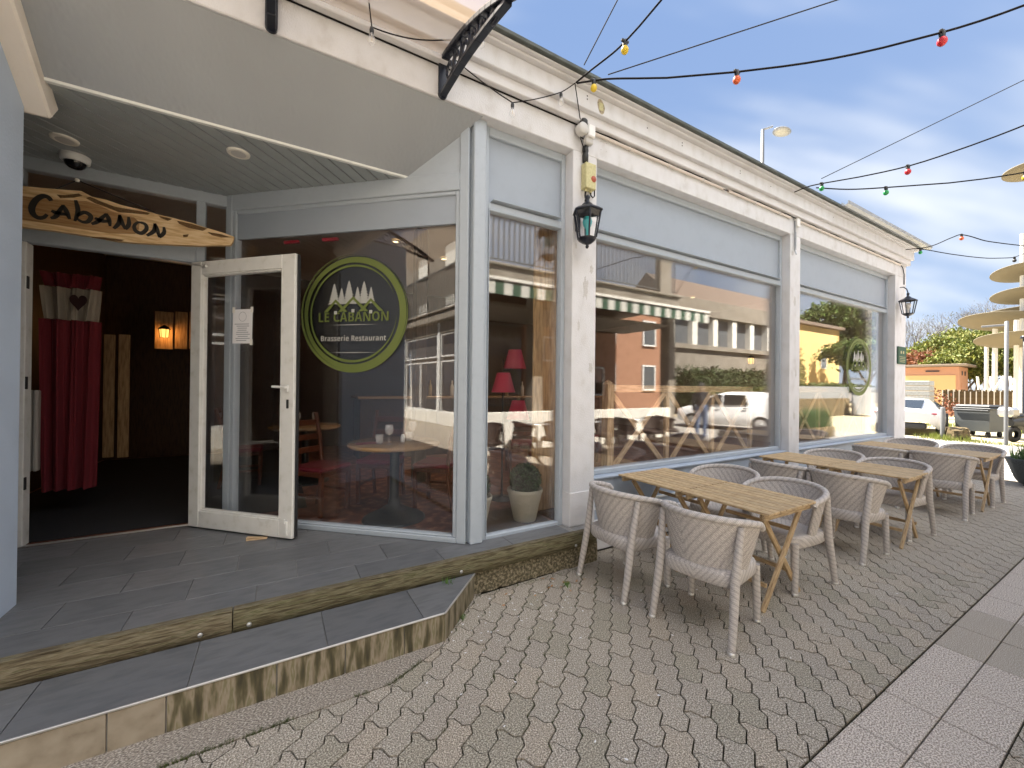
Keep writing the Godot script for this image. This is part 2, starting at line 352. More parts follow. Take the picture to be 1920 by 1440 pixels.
func _ready():
	rng.seed = 7
	# camera
	var cam := Camera3D.new(); cam.name = "camera"
	var yaw := deg_to_rad(59.626); var pitch := deg_to_rad(0.215); var roll := deg_to_rad(0.603)
	var f0 := Vector3(cos(yaw), 0, -sin(yaw)); var r0 := f0.cross(Vector3.UP)
	var f2 := f0 * cos(pitch) + Vector3.UP * sin(pitch); var u2 := r0.cross(f2)
	var r3 := r0 * cos(roll) + u2 * sin(roll); var u3 := u2 * cos(roll) - r0 * sin(roll)
	cam.fov = 2 * rad_to_deg(atan(720.0 / 755.0)); cam.near = 0.05; cam.far = 2000
	add_child(cam); cam.transform = Transform3D(Basis(r3, u3, -f2), EYE); cam.current = true
	# sky, sun, exposure
	var we := WorldEnvironment.new(); we.name = "environment"; var en := Environment.new()
	en.background_mode = Environment.BG_SKY; en.sky = Sky.new()
	var pm := PanoramaSkyMaterial.new(); pm.panorama = sky_image(); en.sky.sky_material = pm
	en.tonemap_mode = Environment.TONE_MAPPER_LINEAR; en.tonemap_exposure = EXPO; en.background_energy_multiplier = SKYE
	en.sdfgi_enabled = true; en.ssao_enabled = true; en.ssil_enabled = true
	we.environment = en; add_child(we)
	var sun := DirectionalLight3D.new(); sun.name = "sun"
	sun.light_energy = SUNE; sun.light_color = Color(1, .965, .91); sun.light_angular_distance = 0.5; sun.shadow_enabled = true
	add_child(sun); sun.look_at_from_position(Vector3.ZERO, Vector3(.15, -1.43, 1.0))
	make_materials()
	build_ground()
	build_restaurant()
	build_entrance()
	build_interior()
	build_street()
	build_furniture()
	build_fittings()
	build_background()
	build_small_things()

const SUN_AT := Vector3(-.0858, .8181, -.5721)
const EXPO := 5.0
const SKYE := 0.29
const SUNE := 1.6

func sky_image() -> ImageTexture:
	var w := 1024; var h := 512
	var n1 := noise(1.4, 5, 74); var n2 := noise(3.4, 4, 72)
	var im := Image.create(w, h, false, Image.FORMAT_RGBF)
	for j in h:
		var th := PI * (.5 - (j + .5) / h); var sy := sin(th); var cy := cos(th)
		for i in w:
			var c := Color(.30, .28, .25)
			if sy > -.02:
				var ph := TAU * ((i + .5) / w - .5)
				var d := Vector3(sin(ph) * cy, sy, -cos(ph) * cy)
				var e := maxf(sy, 0.0)
				var t := pow(1.0 - e, 2.6)
				c = Color(.19, .295, .53).lerp(Color(.42, .54, .71), t)
				var q := Vector3(d.x, 0, d.z) / (e + .32)
				# high thin streaks drawn out along one direction, denser near the horizon
				var a := q.x * .9 + q.z * .45; var b := q.z * .9 - q.x * .45
				var s := n1.get_noise_2d(a * .40 + 3.0, b * 1.5) * .62 + n2.get_noise_2d(a * .5, b * 2.6 + 5.0) * .30
				var k := clampf(s * .95 + .17 + .64 * pow(1.0 - e, 3.2), 0.0, 1.0)
				k = k * k * (3 - 2 * k)
				c = c.lerp(Color(.76, .79, .83), k * .82)
				var g := maxf(d.dot(SUN_AT), 0.0)     # out-of-view glow round the sun behind the roof, raising light on the ground
				c += Color(1, .96, .90) * (1.5 * pow(g, 5.0) + 2.5 * pow(g, 30.0))
			im.set_pixel(i, j, c)
	return ImageTexture.create_from_image(im)

# ---------- ground ----------
func on_screen(p: Vector3, margin := 0.06) -> Vector3:   # x, y in half-frames, z depth
	var d := get_node("camera").transform.affine_inverse() * p as Vector3
	return Vector3(d.x / maxf(-d.z, .01) * 755.0 / 960.0, d.y / maxf(-d.z, .01) * 755.0 / 720.0, -d.z)

func ground_t(y: float) -> Transform3D:   # polygon (u, n) -> horizontal, extruded up
	return Transform3D(Basis(Vector3(1, 0, 0), Vector3(0, 0, -1), Vector3(0, 1, 0)), Vector3(0, y, 0))

func build_ground():
	var b := MB.new(); b.rng_box(-150, 250, -.3, -.034, -200, 200)
	struct("ground", b, M.ground)
	# bed under the paving
	b = MB.new(); b.rng_box(-12, 11.35, -.030, -.016, -2.6, 3.0)
	struct("paving_bed", b, M.joint)
	# wavy interlocking pavers, laid at 45 degrees
	var L := .235; var W := .1245
	var zig := func(t: float) -> float:   # side wave, period L / 2
		var x := fposmod(t / (L / 2), 1.0)
		return .0115 * (lerpf(-1, 1, x / .68) if x < .68 else lerpf(1, -1, (x - .68) / .32))
	var ends := func(s: float) -> float: return .0125 * sin(TAU * s)
	var pv := PackedVector2Array()
	for q in [[0, .0], [0, .34], [0, .5], [0, .84], [0, 1.0]]: pv.append(Vector2(q[1] * L + ends.call(0.0), zig.call(q[1] * L)))
	for q in [.28, .5, .72]: pv.append(Vector2(L + ends.call(q), q * W + zig.call(L) * 1.0))
	for q in [1.0, .84, .5, .34, .0]: pv.append(Vector2(q * L + ends.call(1.0), W + zig.call(q * L)))
	for q in [.72, .5, .28]: pv.append(Vector2(ends.call(q), q * W + zig.call(0.0)))
	var shape := Geometry2D.offset_polygon(pv, -.0036)[0]
	var shared := []
	for k in 3:
		var m := MB.new(); m.prism(shape, -.012, [.0005, .002, -.001][k], ground_t(0), .0035)
		shared.append(m.done())
	var region := PackedVector2Array([Vector2(-3, .862), Vector2(11.3, .862), Vector2(11.3, 2.98), Vector2(2.3, 2.98), Vector2(2.3, 2.835), Vector2(1.25, 2.8), Vector2(.9, 2.36), Vector2(.55, 2.2), Vector2(-3, 2.2)])
	var south := PackedVector2Array([Vector2(1.5, -.4), Vector2(9, -.4), Vector2(9, .425), Vector2(1.5, .425)])
	var pave := struct("pavement", null, null)
	var a1 := Vector2(.7071, .7071); var a2 := Vector2(.7071, -.7071)   # (u, n): along a paver, across
	var list := []
	for i in range(-60, 90):
		for j in range(-40, 60):
			var o := Vector2(1.766, 1.803) + a1 * (j * L + (L / 2 if i % 2 != 0 else 0.0)) + a2 * (i * W)
			if o.x < -2 or o.x > 11.6 or o.y < -.5 or o.y > 3.1: continue
			var poly := PackedVector2Array()
			for q in shape: poly.append(o + a1 * q.x + a2 * q.y)
			var c := o + a1 * (L / 2) + a2 * (W / 2)
			var s := on_screen(V(c.x, 0, c.y))
			if absf(s.x) > 1.12 or absf(s.y) > 1.15 or s.z < .2: continue
			for reg in [region, south]:
				var inside := true
				for q in poly: inside = inside and Geometry2D.is_point_in_polygon(q, reg)
				if inside: list.append([s.z, o, null]); break
				for cut in Geometry2D.intersect_polygons(poly, reg):
					var ar := 0.0
					for q in cut.size(): ar += cut[q].cross(cut[(q + 1) % cut.size()]) / 2
					if absf(ar) > .0003: list.append([s.z, o, cut])
	list.sort_custom(func(x, y): return x[0] < y[0])
	var rest := MB.new()
	# basis that takes (x, z) of the flat mesh to the laid direction
	for e in list.size():
		var it = list[e]; var o: Vector2 = it[1]
		var t := Transform3D(Basis(Vector3(a1.x, 0, -a1.y), Vector3(0, 1, 0), Vector3(-a2.x, 0, a2.y)), Vector3(o.x, 0, -o.y))
		var dip := rng.randf_range(-.0015, .0015)
		if e < 300:
			var mm: Material = M["paver%d" % [0, 0, 1, 2, 3, 1, 2, 0, 3, 4][rng.randi() % 10]]
			if it[2] == null:
				t.origin.y = dip
				part(pave, "paver", shared[rng.randi() % 3], mm, t * Transform3D(Basis.from_euler(Vector3(rng.randf_range(-.006, .006), 0, rng.randf_range(-.006, .006))), Vector3.ZERO))
			else:
				var m := MB.new(); m.prism(it[2], -.012, dip, ground_t(0), .003); part(pave, "paver", m, mm)
		else:
			var poly := PackedVector2Array()
			if it[2] == null:
				for q in shape: poly.append(o + a1 * q.x + a2 * q.y)
			else: poly = it[2]
			rest.prism(poly, -.012, dip, ground_t(0), 0.0, false)
	var far := part(pave, "distant_pavers", rest, M.paver0); tag(far, "", "", "", "stuff")
	# paving slabs in a double band
	var band := struct("slab_band", null, null)
	var us := [2.03, 2.44]
	var x := 2.845
	while x < 12.0: us.append(x); x += .405
	us.push_front(1.62); us.push_front(1.21); us.push_front(.8); us.push_front(.39)
	for i in us.size() - 1:
		for row in 2:
			var n0 := .855 - row * .2125
			var smooth: bool = us[i] > 3.5 and us[i] < 4.4 or (i % 5 == 3 and row == 1 and us[i] > 5)
			var m := MB.new(); m.box(Vector3.ZERO, Vector3(us[i + 1] - us[i] - .006, .04, .2065), .003)
			part(band, "slab", m, M.slab_smooth if smooth else M.slab_rough, Transform3D(Basis.from_euler(Vector3(rng.randf_range(-.003, .003), 0, 0)), V((us[i] + us[i + 1]) / 2, -.0205 + rng.randf_range(-.001, .001), n0 - .106)))
	# far side of the passage
	b = MB.new(); b.rng_box(-20, 11.35, -.03, -.006, -2.6, -.42); struct("far_paving", b, M.paver0)
	b = MB.new(); b.rng_box(-20, -3.05, -.03, -.005, -.42, 2.4); struct("far_paving", b, M.paver1)
	# road across the end of the passage, with kerb and pale bars
	b = MB.new(); b.rng_box(11.55, 19.0, -.034, -.012, -40, 60); struct("road", b, M.asphalt)
	b = MB.new(); b.rng_box(11.36, 11.54, -.034, .006, -6, 14, .01); struct("kerb", b, M.slab_smooth)
	for k in 5:
		b = MB.new(); b.rng_box(11.75 + k * .55, 12.05 + k * .55, -.011, -.007, -1.5, 2.6); struct("pale_road_bar", b, M.pale_bar)
	b = MB.new(); b.rng_box(19.0, 60, -.034, -.008, -40, 60); struct("gravel_yard", b, M.gravel)
	# grass tufts along the road edge and by the bollard
	var pts := []
	for k in 700:
		pts.append([V(rng.randf_range(18.6, 19.3), -.01, rng.randf_range(1.0, 4.8)), rng.randf_range(.04, .12)])
	for k in 260: pts.append([V(19.3 + rng.randfn(0, .35), -.01, 4.25 + rng.randfn(0, .3)), rng.randf_range(.08, .25)])
	for k in 400: pts.append([V(rng.randf_range(24, 27), -.01, rng.randf_range(2.5, 6.5)), rng.randf_range(.1, .3)])
	var gm := blades(pts, M.grass); gm.name = "grass"; add_child(gm); tag(gm, "short sunlit grass along the road edge", "grass", "", "stuff")

func blades(pts: Array, m: Material) -> MultiMeshInstance3D:
	var b := MB.new(); b.flat()
	b.tri(Vector3(-.05, 0, 0), Vector3(.05, 0, 0), Vector3(.12, 1, .2)); b.tri(Vector3(0, 0, -.05), Vector3(0, 0, .05), Vector3(-.2, .8, -.1)); b.tri(Vector3(.03, 0, -.04), Vector3(-.03, 0, .04), Vector3(-.1, .9, .25))
	var mm := MultiMesh.new(); mm.transform_format = MultiMesh.TRANSFORM_3D; mm.mesh = b.done(); mm.instance_count = pts.size()
	for i in pts.size():
		var h: float = pts[i][1]
		mm.set_instance_transform(i, Transform3D(Basis(Vector3.UP, rng.randf() * TAU).scaled(Vector3(.35, h, .35) if h > .35 else Vector3(h, h, h)), pts[i][0]))
	var o := MultiMeshInstance3D.new(); o.multimesh = mm; o.material_override = m
	return o

# ---------- restaurant building ----------
const PF := 2.97   # pilaster and lintel face
const FR := 3.08   # window frames
const CB := Vector2(-.40, 4.70)   # inner corner of the splayed window (u, n)
const CA := Vector2(1.40, 3.08)   # outer corner
var rest: Node3D
var splay: Transform3D

func frame_mesh(w: float, rects: Array, depth := .07) -> MB:
	var b := MB.new()
	for r in rects: b.box(Vector3((r[0] + r[1]) / 2, (r[2] + r[3]) / 2, (0.0 if r.size() < 5 else r[4])), Vector3(r[1] - r[0], r[3] - r[2], depth), .006)
	return b
func pane(parent: Node, x0: float, x1: float, y0: float, y1: float, z := 0.0, sheets := 2):   # stacked sheets, extra ones added to strengthen the reflections
	for k in sheets:
		var b := MB.new(); b.box(Vector3.ZERO, Vector3(x1 - x0, y1 - y0, .006))
		part(parent, "glass_pane", b, M.glass, Transform3D(Basis(), Vector3((x0 + x1) / 2, (y0 + y1) / 2, z + .012 - k * .02)))

func build_restaurant():
	rest = thing("restaurant", "single storey white restaurant with large grey framed windows and splayed entrance", "restaurant")
	var m := M
	# pilasters
	for q in [[2.381, 2.678], [6.35, 6.639], [10.3, 10.858]]: pbox(rest, "pilaster", m.plaster, q[0], q[1], .0, 3.84, PF, 3.22, .006)
	pbox(rest, "plinth", m.plaster_b, 2.376, 2.683, .30, .62, PF - .006, 3.2, .004)
	for q in [[1098, 540, .03, .10], [1109, 505, .02, .04], [1085, 610, .014, .05], [1107, 690, .02, .05], [1080, 460, .012, .03], [1490, 565, .03, .07], [1486, 475, .025, .03], [1492, 700, .02, .06], [1489, 780, .03, .05], [1689, 600, .03, .06]]:
		var c := px_n(q[0], q[1], PF); var pg := PackedVector2Array()
		for k in 16:
			var a := TAU * k / 16; pg.append(Vector2(cos(a) * q[2], sin(a) * q[3]) * (1.0 + .28 * sin(k * 4.1 + q[0]) + .12 * sin(k * 7.7)))
		var pb0 := MB.new(); pb0.prism(pg, 0, .0008, Transform3D(Basis(), c)); part(rest, "paint_patch", pb0, m.old_paint)
	# entablature
	pbox(rest, "lintel", m.plaster, -1.9, 10.86, 3.84, 4.084, PF, 3.6, .006)
	pbox(rest, "lower_band", m.plaster_b, -3.0, 10.87, 4.0845, 4.18, 2.905, 3.6, .006)
	pbox(rest, "fascia", m.plaster, -3.0, 10.90, 4.1805, 4.345, 2.861, 3.6, .006)
	pbox(rest, "moulding", m.plaster_b, -3.0, 10.93, 4.3455, 4.367, 2.812, 3.6, .006)
	pbox(rest, "moulding", m.plaster_b, -3.0, 10.96, 4.3675, 4.384, 2.778, 3.6, .004)
	pbox(rest, "roof_edge", m.roof_edge, -3.0, 11.0, 4.3845, 4.417, 2.742, 3.3, .004)
	pbox(rest, "roof", m.roof, -9.0, 10.95, 4.19, 4.40, 3.32, 12.0, 0.0)
	var b := MB.new()   # zinc gutter on the far half
	var prof := [Vector2(-.0, .0), Vector2(-.0, -.045), Vector2(.045, -.06), Vector2(.085, -.036), Vector2(.092, .008), Vector2(.083, .008), Vector2(.078, -.032), Vector2(.045, -.05), Vector2(.01, -.036), Vector2(.012, 0)]
	b.prism(PackedVector2Array(prof), 0, 3.75, Transform3D(Basis(Vector3(0, 0, 1), Vector3(0, 1, 0), Vector3(1, 0, 0)), V(7.35, 4.436, 2.742)))
	part(rest, "gutter", b, m.zinc)
	pbox(rest, "end_wall", m.plaster_warm, 10.55, 10.855, .0, 4.083, 3.501, 12.0, 0.0)
	pbox(rest, "back_wall", m.wall_in, -9.0, 10.55, .0, 4.18, 11.8, 12.0, 0.0)
	pbox(rest, "side_wall", m.wall_in, -9.0, -8.8, .0, 4.18, 3.0, 11.79, 0.0)
	pbox(rest, "front_wall", m.plaster, -9.0, -1.905, .0, 4.083, PF, 3.5, .006)
	# wall scar, screw holes
	var sc := PackedVector2Array()
	for k in 14:
		var a := TAU * k / 14; sc.append(Vector2(cos(a) * .048, sin(a) * .062) * (1.0 + .16 * sin(k * 5.3)))
	b = MB.new(); b.prism(sc, 0, .002, Transform3D(Basis(), V(2.62, 4.262, 2.861))); part(rest, "plaster_scar", b, m.scar)
	b = MB.new(); b.rng_box(2.595, 2.645, 4.225, 4.295, 2.857, 2.86); part(rest, "old_plate", b, M.box_beige)
	b = MB.new()
	for q in [[2.72, 4.02], [2.79, 4.02], [2.72, 3.94], [2.79, 3.94], [2.46, 3.80], [2.42, 3.76], [2.42, 3.30], [2.66, 3.30], [6.42, 3.55], [6.57, 3.5], [6.42, 3.0], [6.56, 2.9], [6.40, 1.45], [6.39, 1.2], [2.42, 2.85], [2.655, 2.8]]:
		b.lathe([Vector2(.006, 0), Vector2(.0, .002)], 8, V(q[0], q[1], PF + .0005))
	for q in [[3.8, 4.29], [3.8, 4.26], [4.9, 4.29], [4.9, 4.26], [2.45, 4.30], [2.45, 4.27], [3.25, 4.27], [5.6, 4.28], [7.4, 4.27], [8.6, 4.28]]:
		b.box(V(q[0], q[1], 2.861), Vector3(.012, .012, .003))
	tag(part(rest, "screw_holes", b, m.black_paint), "", "", "", "stuff")
	# front windows
	var W := [[1.51, 2.381, .33, 3.13], [2.678, 6.35, .775, 3.12], [6.639, 10.3, .775, 3.12]]
	for i in 3:
		var w: Array = W[i]; var l: float = w[1] - w[0]; var y0: float = w[2] - .05; var yg: float = w[3]
		var o := part(rest, "window", frame_mesh(l, [[0, .045, y0, 3.84], [l - .045, l, y0, 3.84], [.045, l - .045, y0, y0 + .05], [.045, l - .045, yg, yg + .06], [.045, l - .045, 3.765, 3.84], [.075, l - .075, yg + .075, yg + .082, .036], [.045, .052, y0 + .05, yg, .012], [l - .052, l - .045, y0 + .05, yg, .012], [.052, l - .052, yg - .014, yg, .012]]), m.frame, Transform3D(Basis(), V(w[0], 0, FR + .035)))
		var pb := MB.new(); pb.box(Vector3.ZERO, Vector3(l - .091, 3.765 - yg - .061, .03))
		part(o, "panel", pb, m.panel, Transform3D(Basis(), Vector3(l / 2, (3.765 + yg + .06) / 2, -.012)))
		pane(o, .046, l - .046, w[2], yg - .001, -.01, 3)
		if i > 0:
			pbox(rest, "base_wall", m.sill_paint, w[0] + .001, w[1] - .001, .30, .700, 3.02, 3.4, .004)
			pbox(rest, "base_plinth", m.plaster_b, w[0] + .001, w[1] - .001, .0, .297, 3.0, 3.4, .008)
			pbox(rest, "sill", m.sill_paint, w[0] + .001, w[1] - .001, .7005, .7245, 2.99, 3.4, .006)
			pbox(rest, "base_moulding", m.trim_white, w[0] + .002, w[1] - .002, .40, .425, 3.008, 3.019, .003)
	pbox(rest, "corner_post", m.frame, 1.392, 1.508, .30, 3.84, 3.03, 3.16, .008)
	# splayed window beside the entrance
	var e := Vector3(CA.x - CB.x, 0, -(CA.y - CB.y)); var l := e.length(); e = e / l
	splay = Transform3D(Basis(e, Vector3.UP, e.cross(Vector3.UP)), V(CB.x, 0, CB.y))
	var top := 2.98
	var so := part(rest, "window", frame_mesh(l, [[0, .06, .30, 3.40], [l - .10, l - .02, .30, 3.84], [.06, l - .10, .30, .345], [.06, l - .10, 3.25, 3.40], [.06, .10, .345, 3.25, -.01], [l - .135, l - .10, .345, 3.25, -.01], [.10, l - .135, 3.215, 3.25, -.01], [.10, l - .135, .345, .36, -.01]]), m.frame, splay)
	var pb := MB.new(); pb.box(Vector3.ZERO, Vector3(l - .237, 3.215 - top, .03)); part(so, "panel", pb, m.panel, Transform3D(Basis(), Vector3(l / 2 - .0175, (3.215 + top) / 2, -.005)))
	pane(so, .101, l - .136, .361, top, -.03)
	b = MB.new(); b.box(Vector3.ZERO, Vector3(l - .102, .438, .05), 0.0); part(so, "upper_wall", b, m.frame, Transform3D(Basis(), Vector3(l / 2 - .05, 3.62, -.005)))
	logo(so, Vector3(1.317, 2.25, -.0335), .53, .037)
	var w3 := rest.get_node("window3") if rest.has_node("window3") else null
	for c in rest.get_children():
		if c is MeshInstance3D and c.position.is_equal_approx(V(6.639, 0, FR + .035)): w3 = c
	logo(w3, Vector3(2.45, 2.03, -.046), .53, .1)
	# two ventilation strips at the head of the splayed glass
	for q in [.62, 1.03]:
		b = MB.new(); b.box(Vector3.ZERO, Vector3(.16, .028, .03), .004); part(so, "shade_clip", b, m.tail_red, Transform3D(Basis(), Vector3(q, 2.955, -.08)))
	# sloping soffit and slatted ceiling of the recess
	b = MB.new()
	var s := V(0, 3.838, PF + .02); var s2 := V(0, 3.40, 3.46)
	b.bar(V(-.3, 0, 0) * 0 + Vector3(-1.9, s.y, s.z), Vector3(-1.9, s2.y, s2.z), .01, .01)
	b = MB.new(); b.flat()
	var o1 := Vector3(0, .02, -.02)
	var c1 := Vector3(-1.9, s.y, s.z); var c2 := Vector3(1.45, s.y, s.z); var c3 := Vector3(1.0, s2.y, s2.z); var c4 := Vector3(-1.9, s2.y, s2.z)
	b.poly_out([c1, c2, c3, c4], (c1 + c3) / 2 + o1); b.poly_out([c1 + o1, c2 + o1, c3 + o1, c4 + o1], (c1 + c3) / 2)
	part(rest, "sloping_soffit", b, m.soffit)
	pbox(rest, "soffit_trim", m.trim_white, -1.9, .96, 3.392, 3.412, 3.445, 3.475, .003)
	var ceil := part(rest, "ceiling", null, null)
	b = MB.new(); b.rng_box(-2.2, 1.2, 3.50, 3.51, 3.49, 4.72); part(ceil, "ceiling_board", b, m.slat)
	var dn := Vector2(-(CA - CB).y, (CA - CB).x).normalized()   # across the splayed window, (u, n)
	var al := (CA - CB).normalized()
	var reg := PackedVector2Array([Vector2(-2.2, 3.475), Vector2(.955, 3.475), Vector2(-.405, 4.695), Vector2(-2.2, 4.695)])
	for i in range(-30, 30):
		var q := CB + al * (i * .108 + .07)
		var pg := PackedVector2Array([q - dn * 4, q + dn * 4, q + dn * 4 + al * .093, q - dn * 4 + al * .093])
		for cut in Geometry2D.intersect_polygons(pg, reg):
			b = MB.new(); b.prism(cut, 0, -.03, ground_t(3.428)); part(ceil, "slat", b, m.slat)
	for q in [V(-1.36, 3.398, 4.22), V(-.27, 3.398, 3.76)]:
		var sp := part(ceil, "downlight", _lathe([Vector2(.0, -.012), Vector2(.055, -.012), Vector2(.062, -.016), Vector2(.075, -.012), Vector2(.078, .0)]), m.lens, Transform3D(Basis(), q))
		part(sp, "lens", _lathe([Vector2(.0, -.014), Vector2(.05, -.013)]), m.box_grey)

func _lathe(p: Array, n := 24) -> MB:
	var b := MB.new(); b.lathe(p, n); return b

func ring(r: float, n := 72, c := Vector2.ZERO) -> PackedVector2Array:
	var p := PackedVector2Array()
	for k in n: p.append(c + Vector2(cos(TAU * k / n), sin(TAU * k / n)) * r)
	return p

func crescent(b: MB, r1: float, c1: Vector2, r0: float, c0: Vector2, z: float):
	b.flat(); var n := 96
	for k in n:
		var q := []
		for a in [TAU * k / n, TAU * (k + 1) / n]:
			var d := Vector2(cos(a), sin(a)); q.append(c1 + d * r1); q.append(c0 + d * r0)
		if (q[0] - q[1]).dot(q[0] - c1) <= 0.0 or (q[2] - q[3]).dot(q[2] - c1) <= 0.0: continue
		b.quad(Vector3(q[1].x, q[1].y, z), Vector3(q[0].x, q[0].y, z), Vector3(q[2].x, q[2].y, z), Vector3(q[3].x, q[3].y, z))

func text(s: String, size: float, font := "Droid Sans", weight := 700) -> TextMesh:
	var t := TextMesh.new(); var f := SystemFont.new(); f.font_names = PackedStringArray([font]); f.font_weight = weight
	t.text = s; t.font = f; t.font_size = 64; t.pixel_size = size / 64.0; t.depth = .0004
	return t

func logo(win: Node3D, at: Vector3, R: float, zf: float):
	var g := part(win, "window_sticker", null, null, Transform3D(Basis().scaled(Vector3.ONE * R), at))
	tag(g, "round green and black sticker lettered LE CABANON Brasserie Restaurant")
	var b := MB.new(); b.flat(); b.prism(ring(.99), -.004, -.002); part(g, "disc", b, M.vinyl_black)
	g = part(g, "print", null, null, Transform3D(Basis(), Vector3(0, 0, zf)))
	for q in [[.955, .02, .0, .86, -.005, .0], [1.0, 0, 0, .975, .012, .022], [.80, 0, .025, .80, .012, -.01], [.81, -.01, -.02, .80, .0, .012]]:
		b = MB.new(); crescent(b, q[0], Vector2(q[1], q[2]), q[3], Vector2(q[4], q[5]), .003); part(g, "ring", b, M.vinyl_green)
	for h in [[-.33, .12, .20], [0, .16, .26], [.33, .12, .20]]:    # three gabled roofs
		var x: float = h[0]; var w: float = h[2]; var y0 := .05; var hh: float = h[1] + .08
		for sg in [-1.0, 1.0]:
			b = MB.new()
			var p := PackedVector2Array([Vector2(x + sg * (w + .03), y0 - .02), Vector2(x, y0 + hh), Vector2(x, y0 + hh - .055), Vector2(x + sg * (w - .05), y0 - .02)])
			b.prism(p, .0035 + .0004 * (1 + sg), .0042 + .0004 * (1 + sg)); part(g, "roof_print", b, M.vinyl_green)
	for tr in [[-.36, .52, .12], [-.22, .44, .09], [-.08, .56, .13], [.08, .45, .09], [.2, .54, .12], [.33, .44, .08]]:
		var top: float = tr[1]; var x: float = tr[0]; var w: float = tr[2]
		var lft := PackedVector2Array([Vector2(x, top)]); var rgt := PackedVector2Array()
		for k in range(1, 9):
			var y1 := lerpf(top, .16, k / 8.0); var ww := w * (k + .6) / 8.0
			lft.append(Vector2(x + ww, y1)); lft.append(Vector2(x + ww * .55, y1 + .006)); rgt.append(Vector2(x - ww, y1)); rgt.append(Vector2(x - ww * .55, y1 + .006))
		rgt.reverse(); lft.append_array(rgt)
		b = MB.new(); b.prism(lft, .0, .001); part(g, "tree_print", b, M.vinyl_white)
	for q in [[-.33, .02], [0, .045], [.33, .02]]:
		b = MB.new(); b.box(Vector3(q[0], q[1], .004), Vector3(.055, .055, .001)); part(g, "window_print", b, M.vinyl_white)
	for y in [-.19, -.66]:
		b = MB.new(); b.prism(PackedVector2Array([Vector2(-.48, y), Vector2(0, y - .006), Vector2(.48, y), Vector2(0, y + .006)]), .001, .002); part(g, "line_print", b, M.vinyl_white)
	var t1 := part(g, "lettering", text("LE CABANON", .215, "Droid Sans", 600), M.vinyl_green, Transform3D(Basis().scaled(Vector3(1, 1, 1)), Vector3(0, -.06, .003)))
	var t2 := part(g, "lettering", text("Brasserie Restaurant", .122), M.vinyl_white, Transform3D(Basis(), Vector3(0, -.42, .003)))

func px(x: float, y: float) -> Vector3:   # direction of a photograph pixel
	var t: Transform3D = get_node("camera").transform
	return t.basis * Vector3(x - 960.0, 720.0 - y, -755.0)
func px_n(x: float, y: float, n: float) -> Vector3: var d := px(x, y); return EYE + d * (-n / d.z)
func px_y(x: float, y: float, h: float) -> Vector3: var d := px(x, y); return EYE + d * ((h - EYE.y) / d.y)
func px_d(x: float, y: float, r: float) -> Vector3: var d := px(x, y); return EYE + d * (r / Vector2(d.x, d.z).length())

func stroke(b: MB, pts: Array, w0: float, w1: float, z0: float, z1: float, closed := false):
	var n := pts.size()
	# smooth the stroke, then lay it as a flat ribbon with thickness
	var c := Curve2D.new()
	for i in n:
		var h: Vector2 = (pts[mini(i + 1, n - 1)] - pts[maxi(i - 1, 0)]) / 6.0
		if closed: h = (pts[(i + 1) % (n - 1)] - pts[(i - 1 + n - 1) % (n - 1)]) / 6.0
		c.add_point(pts[i], -h, h)
	var q := c.tessellate_even_length(4, pts[0].distance_to(pts[1]) * .25)
	var lft := []; var rgt := []
	for i in q.size():
		var d := (q[mini(i + 1, q.size() - 1)] - q[maxi(i - 1, 0)]).normalized(); var s := Vector2(-d.y, d.x)
		var t := float(i) / (q.size() - 1)
		var w := lerpf(w0, w1, t) * (.75 + .5 * sin(PI * t)) * .5
		lft.append(q[i] + s * w); rgt.append(q[i] - s * w)
	b.flat()
	for i in q.size() - 1:
		var p := PackedVector2Array([rgt[i], rgt[i + 1], lft[i + 1], lft[i]])
		var v = func(a: Vector2, z: float): return Vector3(a.x, a.y, z)
		b.quad(v.call(p[0], z1), v.call(p[1], z1), v.call(p[2], z1), v.call(p[3], z1))
		b.quad(v.call(p[0], z0), v.call(p[1], z0), v.call(p[1], z1), v.call(p[0], z1))
		b.quad(v.call(p[2], z0), v.call(p[3], z0), v.call(p[3], z1), v.call(p[2], z1))

